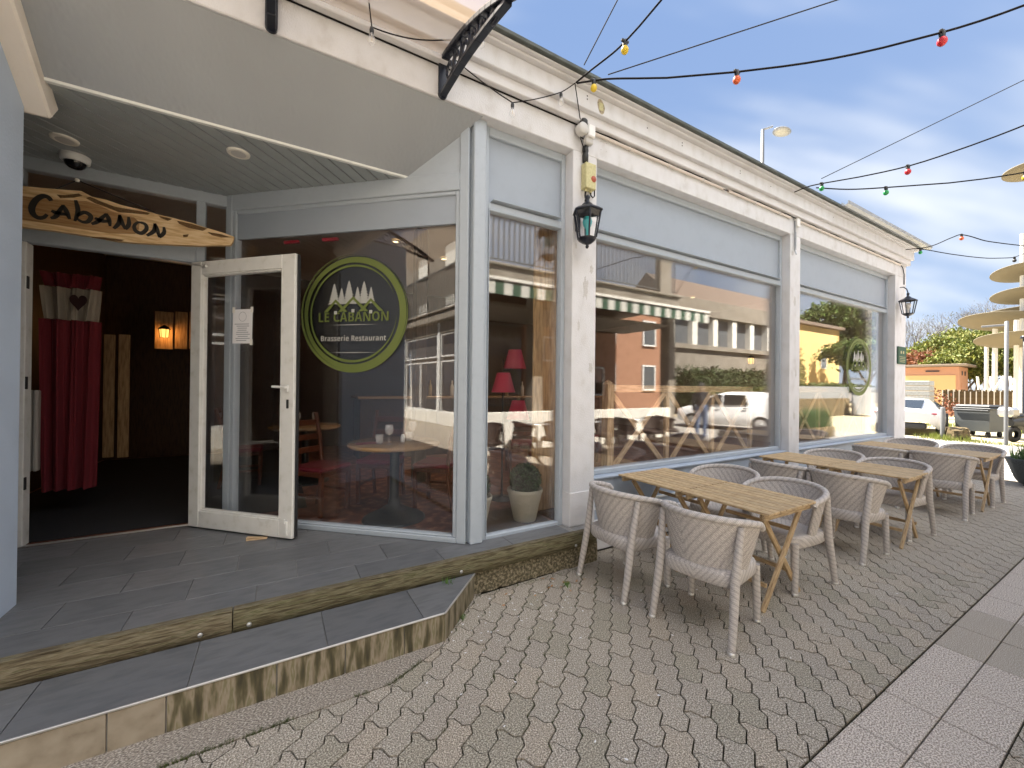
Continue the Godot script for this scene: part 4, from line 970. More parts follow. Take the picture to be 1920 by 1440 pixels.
func dining_chair(label: String) -> Node3D:
	var o := thing("dining_chair", label, "chair", Vector3.ZERO, 0, "red seated dining chairs")
	var b := MB.new(); b.box(Vector3(0, .46, 0), Vector3(.42, .05, .42), .02); part(o, "seat", b, M.red_seat)
	b = MB.new(); b.box(Vector3(0, .415, 0), Vector3(.39, .045, .39), .004); part(o, "seat_rail", b, M.chair_wood)
	for s in [-1, 1]:
		b = MB.new(); b.bar(Vector3(.18, 0, s * .18), Vector3(.185, .41, s * .18), .04, .04, .005); part(o, "leg", b, M.chair_wood)
		b = MB.new(); b.tube([Vector3(-.25, 0, s * .18), Vector3(-.2, .25, s * .18), Vector3(-.19, .48, s * .18), Vector3(-.22, .75, s * .18), Vector3(-.29, 1.0, s * .18)], .022, 6); part(o, "leg", b, M.chair_wood)
	for y in [.62, .75, .90]:
		b = MB.new(); b.box(Vector3(-.205 - (y - .6) * .2, y, 0), Vector3(.018, .06, .36), .004); part(o, "back_slat", b, M.chair_wood)
	for z in [-.18, .18]:
		b = MB.new(); b.bar(Vector3(-.2, .2, z), Vector3(.18, .2, z), .025, .02); part(o, "stretcher", b, M.chair_wood)
	return o

func topiary(label: String) -> Node3D:
	var o := thing("boxwood_pot", label, "potted plant")
	var b := MB.new(); b.lathe([Vector2(0, 0), Vector2(.105, 0), Vector2(.11, .01), Vector2(.165, .27), Vector2(.175, .285), Vector2(.175, .31), Vector2(.168, .318), Vector2(.155, .31), Vector2(.15, .27), Vector2(0, .265)], 40); part(o, "pot", b, M.pot)
	var lf := MB.new(); lf.flat(); lf.tri(Vector3(-.5, 0, 0), Vector3(.5, 0, 0), Vector3(0, .15, 1)); lf.tri(Vector3(.5, 0, 0), Vector3(-.5, 0, 0), Vector3(0, -.1, -1))
	var mm := MultiMesh.new(); mm.transform_format = MultiMesh.TRANSFORM_3D; mm.use_colors = true; mm.mesh = lf.done(); mm.instance_count = 3200
	for i in 3200:
		var d := Vector3(rng.randfn(), rng.randfn(), rng.randfn()).normalized()
		var r := .155 + rng.randf_range(-.035, .006)
		mm.set_instance_transform(i, Transform3D(Basis.from_euler(Vector3(rng.randf() * TAU, rng.randf() * TAU, rng.randf() * TAU)).scaled(Vector3.ONE * rng.randf_range(.008, .014)), Vector3(0, .40, 0) + d * r))
		var g := rng.randf_range(.6, 1.5); mm.set_instance_color(i, Color(g, g, g * .9))
	var f := MultiMeshInstance3D.new(); f.name = "foliage"; f.multimesh = mm; f.material_override = M.leaf_box; o.add_child(f); tag(f, "", "", "", "stuff")
	b = MB.new(); b.lathe([Vector2(0, .26), Vector2(.06, .27), Vector2(.11, .31), Vector2(.13, .40), Vector2(.11, .48), Vector2(.05, .52), Vector2(0, .525)], 20); part(o, "core", b, M.soil)
	return o

# ---------- terrace furniture ----------
func wicker_chair(label: String, dark := false) -> Node3D:   # front is +x
	var mp: Material = M.wicker_dark if dark else M.wicker; var ml: Material = M.wicker_dark_leg if dark else M.wicker_leg
	var o := thing("terrace_chair" if dark else "wicker_chair", label, "chair")
	var b := MB.new()
	# seat: slightly domed cushion of weave with an apron
	var P := []; var U := []
	var sh = func(t: float) -> Vector2:   # rounded square in plan
		var c := cos(t); var s := sin(t)
		return Vector2(signf(c) * pow(absf(c), .45) * .245 + .02, signf(s) * pow(absf(s), .45) * .25)
	for i in 41:
		var t := TAU * i / 40; var q: Vector2 = sh.call(t); var row := []; var ur := []
		for v in [[.97, .355], [1.0, .365], [1.0, .425], [.975, .442], [.9, .449], [.5, .447], [.0, .444]]:
			row.append(Vector3(.02 + (q.x - .02) * v[0], v[1], -q.y * v[0])); ur.append(Vector2(.42 + q.y * v[0] * 1.4, (q.x * v[0] + (.45 - v[1]) * 1.2) * 1.6))
		P.append(row); U.append(ur)
	b.sheet(P, U)
	part(o, "seat", b, mp)
	# wrap-around back: outer and inner faces
	b = MB.new()
	var back = func(a: float, v: float, off: float) -> Vector3:
		var aa := a * deg_to_rad(104); var lean := lerpf(-.02, .075, v)
		var rx := .205 + lean + off; var rz := .245 + lean * .75 + off
		var side := pow(absf(a), 2.2)
		var yb := lerpf(.335, .42, pow(absf(a), 1.5)); var yt := lerpf(.785, .715, side)
		return Vector3(.015 - rx * cos(aa) - (.06 if absf(aa) > PI / 2 else 0.0) * 0.0, lerpf(yb, yt, v), rz * sin(aa))
	for face in 2:
		P = []; U = []
		for i in 29:
			var a := (i / 14.0 - 1.0) * (1.0 if face == 0 else -1.0)
			var row := []; var ur := []
			for j in 9:
				var v := j / 8.0
				row.append(back.call(a, v, .011 if face == 0 else -.011)); ur.append(Vector2(.5 + a * .5, 1.0 - v * .55))
			P.append(row); U.append(ur)
		b.sheet(P, U)
	for a in [-1.0, 1.0]:
		P = []; U = []
		for f in 2:
			var row := []; var ur := []
			for j in 9:
				row.append(back.call(a, j / 8.0, .011 if (f == 0) == (a < 0) else -.011)); ur.append(Vector2(f * .05, j / 8.0))
			P.append(row); U.append(ur)
		P.reverse(); U.reverse()
		b.sheet(P, U)
	part(o, "back", b, mp)
	b = MB.new(); var pts := []
	for i in 33: pts.append(back.call((i / 16.0 - 1.0) * 1.0, 1.0, .004) + Vector3(0, .004, 0))
	pts.push_front(pts[0] + Vector3(.03, -.03, 0)); pts.append(pts[-1] + Vector3(.03, -.03, 0))
	b.tube(pts, .0235, 10, true, 1.6); part(o, "rim", b, ml)
	for s in [-1.0, 1.0]:
		b = MB.new(); b.tube([Vector3(.235, .018, s * .232), Vector3(.232, .2, s * .228), Vector3(.226, .40, s * .222)], [.022, .026, .029], 10, true, 2.2); part(o, "leg", b, ml)
		b = MB.new(); b.tube([Vector3(-.275, .018, s * .262), Vector3(-.235, .2, s * .258), Vector3(-.198, .40, s * .250), Vector3(-.172, .56, s * .256), Vector3(-.142, .742, s * .264)], [.022, .026, .029, .026, .021], 10, true, 2.2); part(o, "leg", b, ml)
		for q in [Vector3(.235, 0, s * .232), Vector3(-.279, 0, s * .2625)]:
			part(o, "foot_cap", _lathe([Vector2(0, 0), Vector2(.021, 0), Vector2(.0225, .003), Vector2(.0225, .02), Vector2(0, .021)], 10), M.alu if not dark else M.iron, Transform3D(Basis(), q))
	b = MB.new()
	for s in [-1.0, 1.0]: b.bar(Vector3(-.18, .372, s * .222), Vector3(.22, .372, s * .222), .03, .03, .006)
	part(o, "seat_frame", b, ml)
	return o

func folding_table(label: String) -> Node3D:    # slats run along z
	var o := thing("folding_table", label, "table")
	var w := .70; var d := .715
	var sm := MB.new(); sm.box(Vector3.ZERO, Vector3(d, .018, .0685), .003); var slat := sm.done()
	for i in 9:
		part(o, "slat", slat, M["teak%d" % [0, 2, 1, 0, 3, 2, 0, 1, 2, 0, 3, 1][i]], Transform3D(Basis(Vector3.UP, PI / 2 * (1 if i % 3 else 3)), Vector3(-w / 2 + .0345 + i * (w - .069) / 8.0, .729, 0)))
	for s in [-1.0, 1.0]:
		var b := MB.new(); b.box(Vector3.ZERO, Vector3(w - .03, .045, .024), .003); part(o, "batten", b, M.teak1, Transform3D(Basis(), Vector3(0, .697, s * (d / 2 - .045))))
		for q in [[-.285, .25, 0.0], [.285, -.25, .028]]:
			var a := Vector3(q[0], 0, s * (d / 2 - .075 - q[2])); var c := Vector3(q[1], .69, s * (d / 2 - .075 - q[2]))
			b = MB.new(); b.box(Vector3.ZERO, Vector3(a.distance_to(c), .042, .022), .003)
			var x := (c - a).normalized(); part(o, "leg", b, M.teak3 if q[2] == 0.0 else M.teak_shaded, Transform3D(Basis(x, Vector3(0, 0, 1).cross(x), Vector3(0, 0, 1)), (a + c) / 2))
		part(o, "pivot_bolt", _lathe([Vector2(.008, 0), Vector2(.006, .004), Vector2(0, .005)], 8), M.steel, Transform3D(Basis(Vector3(1, 0, 0), PI / 2 * s), Vector3(0, .345, s * (d / 2 - .062))))
	for q in [[-.215, .17], [.215, .17], [.16, .52]]:
		var b := MB.new(); b.box(Vector3.ZERO, Vector3(d - .17, .03, .02), .002); part(o, "stretcher", b, M.teak_shaded, Transform3D(Basis(Vector3.UP, PI / 2), Vector3(q[0], q[1], 0)))
	return o

func build_furniture():
	var ft := folding_table("slatted folding table nearest the corner pilaster, beside the window")
	ft.position = V(3.335, 0, 2.60)
	for q in [[3.335, 1.872, "slatted folding table pushed against the wall table, first pair from the entrance"], [5.79, 2.54, "slatted folding table against the middle pilaster"], [5.79, 1.815, "slatted folding table on the walkway side of the middle pair"], [8.43, 2.47, "slatted folding table by the wall in the pair nearest the road"], [8.43, 1.745, "slatted folding table on the walkway side nearest the road"]]:
		copy(ft, V(q[0], 0, q[1]), rng.randf_range(-.012, .012), q[2])
	var c0 := wicker_chair("taupe wicker armchair in front of the corner pilaster")
	var spots := [[2.535, 2.42, .0, ""], [2.625, 1.735, .17, "taupe wicker armchair at the walkway corner of the first table pair, back to the entrance"], [3.90, 2.42, PI + .05, "taupe wicker armchair by the window facing the corner pilaster across the first tables"], [3.775, 1.81, PI - .06, "taupe wicker armchair on the walkway side facing the entrance across the first tables"],
		[4.97, 2.40, -.03, "taupe wicker armchair by the window with its back to the first tables"], [4.975, 1.80, -.07, "taupe wicker armchair on the walkway side with its back to the first tables"], [6.30, 2.42, PI, "taupe wicker armchair in front of the middle pilaster facing the second tables"], [6.10, 1.775, PI - .08, "taupe wicker armchair on the walkway side facing the entrance across the second tables"],
		[7.62, 2.35, .03, "taupe wicker armchair by the window with its back to the second tables"], [7.67, 1.73, .02, "taupe wicker armchair on the walkway side with its back to the second tables"], [8.95, 2.38, PI + .06, "taupe wicker armchair by the window nearest the road"], [8.80, 1.68, PI, "taupe wicker armchair on the walkway side nearest the road"]]
	for i in spots.size():
		var s = spots[i]
		var o := c0 if i == 0 else copy(c0, Vector3.ZERO, 0, s[3])
		o.position = V(s[0], 0, s[1]); o.rotation.y = s[2] + rng.randf_range(-.035, .035); o.set_meta("group", "taupe wicker armchairs on the terrace")
	for c in get_children():
		if String(c.name).begins_with("folding_table"): c.set_meta("group", "slatted folding tables on the terrace")
	# wicker pot and green plant at the road end
	var pl := thing("stone_planter", "dark rough stone planter with a small evergreen beside the road", "planter", V(11.16, 0, 1.36))
	var b := MB.new(); b.lathe([Vector2(0, .03), Vector2(.22, .03), Vector2(.27, .09), Vector2(.37, .40), Vector2(.385, .43), Vector2(.385, .46), Vector2(.345, .46), Vector2(.33, .40), Vector2(0, .39)], 8); part(pl, "bowl", b, M.planter_stone)
	b = MB.new(); b.box(Vector3(0, .016, 0), Vector3(.3, .032, .3), .005); part(pl, "foot", b, M.planter_stone)
	var pts := []
	for k in 160: pts.append([Vector3(rng.randfn(0, .12), .38, rng.randfn(0, .12)), rng.randf_range(.15, .36)])
	var f := blades(pts, M.leaf_box); f.name = "foliage"; f.scale = Vector3(1, 1, 1); pl.add_child(f); tag(f, "", "", "", "stuff")

# ---------- lamps, cables, canopy on the front ----------
func lantern(at: Vector3, label: String, arm: bool):
	var o := thing("wall_lantern", label, "lantern", at, 0, "black wall lanterns on the front")
	var b := MB.new(); b.lathe([Vector2(0, -.235), Vector2(.012, -.23), Vector2(.018, -.215), Vector2(.012, -.20), Vector2(.045, -.185), Vector2(.085, -.155), Vector2(.088, -.14)], 6); part(o, "base", b, M.black_metal)
	b = MB.new(); b.lathe([Vector2(.145, .098), Vector2(.14, .108), Vector2(.10, .135), Vector2(.055, .155), Vector2(.04, .175), Vector2(.02, .19), Vector2(.016, .215), Vector2(.026, .23), Vector2(.018, .25), Vector2(0, .262)], 6); part(o, "roof", b, M.black_metal)
	for k in 6:
		var a := TAU * k / 6; var a2 := TAU * (k + 1) / 6
		var p := Vector3(.085 * cos(a), -.142, -.085 * sin(a)); var q := Vector3(.128 * cos(a), .10, -.128 * sin(a))
		b = MB.new(); b.bar(p, q, .013, .013, .002); part(o, "glazing_bar", b, M.black_metal)
		var p2 := Vector3(.085 * cos(a2), -.142, -.085 * sin(a2)); var q2 := Vector3(.128 * cos(a2), .10, -.128 * sin(a2))
		b = MB.new(); b.flat(); b.poly_out([p * .98, p2 * .98, q2 * .98, q * .98], Vector3.ZERO); part(o, "glass_pane", b, M.glass)
	b = MB.new(); b.lathe([Vector2(.128, .092), Vector2(.135, .10), Vector2(.128, .105)], 6); part(o, "collar", b, M.black_metal)
	b = MB.new(); b.lathe([Vector2(.014, -.13), Vector2(.015, -.06), Vector2(.035, -.03), Vector2(.045, .01), Vector2(.035, .05), Vector2(0, .065)], 16); part(o, "bulb", b, M.teal_bulb if not arm else M.lens)
	b = MB.new()
	if arm: b.tube([Vector3(0, .25, 0), Vector3(.0, .33, -.02), Vector3(.02, .38, -.07), Vector3(.05, .39, -.13)], .009, 8)
	else: b.tube([Vector3(0, .2, 0), Vector3(0, .19, -.06), Vector3(0, .10, -.135)], .011, 8); b.box(Vector3(0, .06, -.135), Vector3(.06, .2, .012), .004)
	part(o, "bracket", b, M.black_metal)

func build_fittings():
	var m := M; var b: MB
	lantern(V(2.435, 3.11, 2.825), "black wall lantern with teal bulb on the corner pilaster", false)
	lantern(V(10.42, 3.22, 2.82), "black wall lantern with curved arm on the end pilaster", true)
	# junction boxes over the corner pilaster
	var jb := thing("junction_box", "yellowed switch box with round red button above the wall lantern", "switch box", V(2.535, 3.60, 2.93))
	b = MB.new(); b.box(Vector3.ZERO, Vector3(.125, .24, .075), .006); part(jb, "case", b, m.box_beige)
	part(jb, "button", _lathe([Vector2(.03, 0), Vector2(.028, .006), Vector2(0, .008)], 20), m.red_button, Transform3D(Basis(Vector3(1, 0, 0), PI / 2), Vector3(.03, -.025, .037)))
	b = MB.new(); b.lathe([Vector2(.013, -.145), Vector2(.013, -.12)], 10, Vector3(-.035, 0, 0)); b.lathe([Vector2(.013, -.145), Vector2(.013, -.12)], 10, Vector3(.025, 0, 0)); part(jb, "gland", b, m.box_beige)
	b = MB.new(); b.tube([Vector3(-.035, -.14, 0), Vector3(-.05, -.19, .01), Vector3(-.06, -.24, .03), Vector3(-.09, -.27, .06)], .008, 6); b.tube([Vector3(.025, -.14, 0), Vector3(.03, -.165, .0), Vector3(.055, -.18, .0), Vector3(.075, -.16, .0), Vector3(.075, -.02, -.0)], .006, 6); part(jb, "lead", b, m.cable)
	var sk := thing("cable_plug", "black plug and connector hanging beside the grey sockets", "plug", V(2.51, 3.83, 2.95))
	b = MB.new(); b.lathe([Vector2(.0, -.09), Vector2(.028, -.085), Vector2(.03, -.02), Vector2(.024, .0), Vector2(.03, .02), Vector2(.028, .06), Vector2(.012, .075), Vector2(.008, .10), Vector2(0, .1)], 12); part(sk, "connector", b, m.black_paint)
	b = MB.new(); b.lathe([Vector2(0, -.03), Vector2(.04, -.025), Vector2(.042, .025), Vector2(.03, .04), Vector2(0, .045)], 14, Vector3(-.055, .245, .03)); part(sk, "plug", b, m.black_paint)
	b = MB.new()
	b.tube([Vector3(-.055, .25, .03), Vector3(.0, .29, .03), Vector3(.04, .25, .03), Vector3(.045, .14, .02), Vector3(.03, .07, .0), Vector3(.0, .09, .0)], .0055, 6)
	b.tube([Vector3(-.08, .22, .02), Vector3(-.075, .1, .02), Vector3(-.02, .0, .02), Vector3(-.04, .0, .01)], .0045, 6)
	part(sk, "lead", b, m.cable)
	var so := thing("socket_box", "pair of grey and white weatherproof sockets under the cornice", "socket", V(2.49, 4.03, 2.93))
	b = MB.new(); b.lathe([Vector2(.055, -.03), Vector2(.055, .03), Vector2(.045, .04), Vector2(0, .042)], 16); part(so, "round_socket", b, m.box_grey, Transform3D(Basis(Vector3(1, 0, 0), PI / 2), Vector3(-.06, -.02, .02)))
	b = MB.new(); b.box(Vector3(.035, -.02, .03), Vector3(.085, .115, .06), .008); part(so, "square_socket", b, m.box_white)
	b = MB.new(); b.box(Vector3(.03, -.10, .01), Vector3(.09, .06, .05), .01); part(so, "cable_cover", b, m.box_grey)
	# conduit under the lower band
	var cd := thing("cable_conduit", "beige plastic conduit with sagging black cable under the cornice", "conduit")
	for q in [[2.62, 4.72], [4.80, 6.30], [6.56, 10.5]]:
		b = MB.new(); b.tube([V(q[0], 4.055, 2.952), V(q[1], 4.055, 2.952)], .0165, 10); part(cd, "pipe", b, m.conduit)
	b = MB.new()
	var pts := []
	for i in 80: pts.append(V(2.6 + i * .1, 4.074 + .006 * sin(i * .9) - (.03 if i in [21, 22] else 0.0), 2.945 + .004 * sin(i * 1.7)))
	b.tube(pts, .0055, 5); b.tube([V(10.5, 4.05, 2.95), V(10.6, 4.02, 2.95), V(10.7, 3.9, 2.955), V(10.72, 3.7, 2.96)], .008, 6)
	b.tube([V(-.4, 4.082, 2.962), V(2.42, 4.078, 2.962), V(2.45, 3.98, 2.962), V(2.5, 3.95, 2.94)], .0065, 5)
	part(cd, "black_cable", b, m.cable)
	for u in [3.1, 3.7, 4.3, 5.4, 6.0, 7.2, 7.9, 8.6, 9.4]:
		b = MB.new(); b.box(V(u, 4.055, 2.955), Vector3(.012, .045, .04), .004); part(cd, "clip", b, m.box_grey)
	var hk := thing("wall_bracket", "white box and rusty metal hook strap on the middle pilaster", "bracket", V(6.46, 4.04, 2.95))
	b = MB.new(); b.box(Vector3(.03, -.02, .0), Vector3(.09, .12, .05), .006); part(hk, "box", b, m.box_white)
	b = MB.new(); b.bar(Vector3(-.03, 0, .0), Vector3(-.03, -.42, .0), .02, .008); b.bar(Vector3(0, -.16, .0), Vector3(0, -.42, .0), .008, .008); b.bar(Vector3(-.03, -.42, 0), Vector3(-.05, -.5, .03), .014, .01); part(hk, "strap", b, m.zinc)
	# menu plaque on the end pilaster
	var mp := thing("menu_plaque", "small dark green menu board on the end pilaster", "menu board", V(10.60, 2.29, 2.955))
	b = MB.new(); b.box(Vector3.ZERO, Vector3(.42, .34, .02), .004); part(mp, "board", b, m.awn_green)
	b = MB.new()
	for q in [[-.06, .06], [.06, .06]]: b.box(Vector3(q[0], q[1], .0105), Vector3(.06, .05, .001))
	for i in 4: b.box(Vector3(0, -.03 - i * .032, .0105), Vector3(.3 - .03 * (i % 2), .008, .001))
	part(mp, "print", b, m.box_beige)
	b = MB.new(); b.tube([V(10.90, 0, 3.03), V(10.90, 3.98, 3.03)], .038, 12); part(rest, "downpipe", b, m.orange_pipe)
	# canopy above the entrance
	var cp := thing("entrance_canopy", "bronze clear canopy sheet on black scrolled brackets above the entrance", "canopy")
	var prof := []
	for i in 15:
		var t := i / 14.0; prof.append(Vector2(2.955 - 1.1 * t, 4.115 - .13 * t - .26 * t * t))
	var P := []; var U := []
	for u in [-2.9, 1.10]:
		var row := []; var ur := []
		for q in prof: row.append(V(u, q.y + .012, q.x)); ur.append(Vector2(u, q.x))
		P.append(row); U.append(ur)
	b = MB.new(); b.sheet(P, U); part(cp, "sheet", b, m.polycarb)
	b = MB.new(); b.bar(V(-2.9, 4.112, 2.962), V(1.10, 4.112, 2.962), .03, .016, .003); part(cp, "wall_bar", b, m.black_metal)
	for u in [-2.0, -.05, 1.085]:
		b = MB.new()
		b.rng_box(u - .035, u + .035, 3.86, 4.12, 2.945, 2.968, .006); b.prism(ring(.035, 16), 0, .022, Transform3D(Basis(), V(u, 3.86, 2.968)))
		for i in prof.size() - 1: b.bar(V(u, prof[i].y, prof[i].x), V(u, prof[i + 1].y, prof[i + 1].x), .035, .06, .004)
		var low := []
		for i in 9:
			var t := i / 8.0; low.append(V(u, lerpf(3.85, prof[13].y - .03, t) + .035 * sin(t * PI), lerpf(2.95, prof[13].x, t)))
		for i in 8: b.bar(low[i], low[i + 1], .028, .05, .004)
		for i in 6:     # scrolls between the two bars
			var c0: Vector3 = (low[i + 1] + V(u, prof[i * 2 + 2].y, prof[i * 2 + 2].x)) / 2; var r: float = low[i + 1].distance_to(V(u, prof[i * 2 + 2].y, prof[i * 2 + 2].x)) * .42
			var sp := []
			for k in 14: var a := k * .62; sp.append(c0 + Vector3(0, cos(a), sin(a)) * r * (1 - k / 17.0))
			b.tube(sp, .011, 6)
		part(cp, "bracket", b, m.black_metal)
	# clear bulbs on a cord under the canopy
	var n := 2.72
	var cl := thing("bulb_string", "black cord with clear bulbs looped along the front above the entrance", "string lights")
	var bulbs := [[697, 60, 2.75], [903, 68, 2.7], [851, 118, 2.80], [961, 200, 2.82], [1052, 180, 2.84]]
	var sock := []
	for q in bulbs:
		var p := px_n(q[0], q[1], q[2]); sock.append(p)
		var bl := part(cl, "bulb", null, null, Transform3D(Basis(), p))
		b = MB.new(); b.lathe([Vector2(.0, -.088), Vector2(.014, -.085), Vector2(.027, -.066), Vector2(.026, -.05), Vector2(.013, -.018), Vector2(.012, .0)], 16); part(bl, "glass", b, m.bulb_glass)
		b = MB.new(); b.lathe([Vector2(.013, -.012), Vector2(.015, .012), Vector2(.011, .03), Vector2(0, .034)], 12); part(bl, "socket", b, m.black_paint)
		b = MB.new(); b.tube([Vector3(0, -.01, 0), Vector3(.004, -.04, 0), Vector3(-.004, -.06, .003), Vector3(.004, -.05, -.003), Vector3(0, -.012, 0)], .0012, 4); part(bl, "filament", b, m.brass)
	var anchor := px_n(1078, 156, 2.80); var up := Vector3(0, .033, 0)
	b = MB.new()
	var cord := func(x: Vector3, y: Vector3, sag: float):
		var ps := []
		for i in 13: var t := i / 12.0; ps.append(x.lerp(y, t) - Vector3(0, sag * 4 * t * (1 - t), 0))
		b.tube(ps, .0045, 5)
	cord.call(px_n(685, -60, 2.7), sock[0] + up, .01); cord.call(sock[0] + up, px_n(830, 75, 2.75), .03); cord.call(px_n(830, 75, 2.75), sock[1] + up, .02); cord.call(px_n(905, 35, 2.7), sock[1] + up, .0); cord.call(px_n(870, 95, 2.78), sock[2] + up, .0)
	cord.call(sock[2] + up, sock[3] + up, .015); cord.call(sock[3] + up, sock[4] + up, .012); cord.call(sock[4] + up, anchor, .004)
	cord.call(anchor, V(2.44, 4.05, 2.93), .0)
	part(cl, "cord", b, m.cable)
	# coloured festoons across the passage
	var fest := [["festoon string with yellow bulb rising steeply over the passage", [[1080, 155, 4.24], [1110, 130, 4.24], [1162, 88, 4.22], [1240, 0, 4.20], [1320, -110, 4.20]], [[1160, 90, "yellow"]]],
		["festoon string of yellow, orange and red bulbs crossing the passage", [[1082, 156, 4.24], [1140, 148, 4.20], [1250, 146, 4.15], [1380, 135, 4.12], [1560, 110, 4.12], [1762, 62, 4.13], [1920, 10, 4.15], [2100, -70, 4.2]], [[1107, 150, "yellow"], [1378, 136, "orange"], [1762, 62, "red"]]],
		["festoon string of green and red bulbs from the middle of the cornice", [[1490, 360, 4.30], [1522, 348, 4.25], [1610, 332, 4.15], [1708, 310, 4.10], [1820, 273, 4.1], [1920, 235, 4.12], [2050, 180, 4.2]], [[1522, 350, "green"], [1708, 311, "red"]]],
		["festoon string of green and yellow bulbs low over the passage", [[1530, 352, 4.25], [1590, 355, 4.16], [1655, 352, 4.12], [1780, 343, 4.1], [1905, 326, 4.12], [2000, 305, 4.2]], [[1655, 352, "green"], [1908, 327, "yellow"]]],
		["festoon string with orange bulb beyond the end of the roof", [[1698, 468, 4.25], [1740, 463, 4.23], [1786, 445, 4.22], [1803, 440, 4.22], [1850, 452, 4.1], [1920, 461, 4.05], [2000, 465, 4.0]], [[1785, 445, "orange"]]],
		["festoon string with green bulb at the roof corner", [[1716, 466, 4.26], [1735, 468, 4.22], [1780, 476, 4.16], [1850, 484, 4.12], [1900, 483, 4.1], [1990, 480, 4.05]], [[1735, 468, "green"], [1902, 484, "black"]]]]
	for fs in fest:
		var o := thing("festoon", fs[0], "string lights")
		var ps := []
		for q in fs[1]: ps.append(px_y(q[0], q[1], q[2]))
		var dd: Vector3 = ps[-1] - ps[-2]      # run on to the balcony edge opposite, or to the lamp pole beyond the road
		if dd.z > .15 and ps[-1].x < 10.0: ps.append(Vector3(minf(ps[-1].x + dd.x / dd.z * (2.3 - ps[-1].z), 11.0), 4.5, 2.3))
		else: ps[-1] = px_d(1936, 470, 30)
		var cv := Curve3D.new()
		for i in ps.size():
			var pa: Vector3 = ps[maxi(i - 1, 0)]; var pc: Vector3 = ps[mini(i + 1, ps.size() - 1)]; var hd := (pc - pa).normalized() / 3.0; cv.add_point(ps[i], -hd * ps[i].distance_to(pa), hd * ps[i].distance_to(pc))
		b = MB.new(); b.tube(Array(cv.tessellate(3, 2)), .0075, 6); part(o, "cable", b, m.cable)
		for q in fs[2]:
			var best := cv.get_closest_point(px_y(q[0], q[1], 4.15)); var bl := part(o, "bulb", null, null, Transform3D(Basis(), best))
			b = MB.new(); b.lathe([Vector2(.0, -.095), Vector2(.014, -.092), Vector2(.026, -.078), Vector2(.0285, -.062), Vector2(.024, -.046), Vector2(.015, -.036)], 16)
			if q[2] == "black": part(bl, "socket_cap", b, m.black_paint)
			else: part(bl, "coloured_glass", b, m["bulb_" + q[2]])
			b = MB.new(); b.lathe([Vector2(.017, -.042), Vector2(.019, -.01), Vector2(.014, .012), Vector2(0, .014)], 12); b.bar(Vector3(-.035, .0, 0), Vector3(.035, .004, 0), .02, .022, .005); part(bl, "socket", b, m.black_paint)
	var wires := [["thin wire rising from the cornice over the passage", [1095, 122, 4.4], [1163, -10, 4.9]], ["thin wire slanting high across the sky", [1140, 140, 4.4], [1600, -10, 4.9]], ["thin wire crossing the sky above the far festoons", [1540, 335, 4.4], [1920, 150, 5.2]]]
	for w in wires:
		var wa := px_y(w[1][0], w[1][1], w[1][2]); var wb := px_y(w[2][0], w[2][1], w[2][2]); var wt := (2.35 - wa.z) / maxf((wb - wa).z, .2)
		b = MB.new(); b.tube([wa, wb, wa + (wb - wa) * wt] if wt > 1.05 else [wa, wb], .005, 6); solo("wire", b, m.cable_grey, w[0], "wire")

# ---------- across the passage (seen mirrored in the glass) ----------
func win_box(parent: Node, nm: String, u0: float, u1: float, y0: float, y1: float, n: float, fm: Material, gm: Material, fw := .06):
	var o := part(parent, nm, null, null)
	for q in [[u0, u1, y0, y0 + fw], [u0, u1, y1 - fw, y1], [u0, u0 + fw, y0 + fw, y1 - fw], [u1 - fw, u1, y0 + fw, y1 - fw]]: pbox(o, "frame", fm, q[0], q[1], q[2], q[3], n, n - .08)
	pbox(o, "glass_pane", gm, u0 + fw, u1 - fw, y0 + fw, y1 - fw, n - .03, n - .05, 0.0)

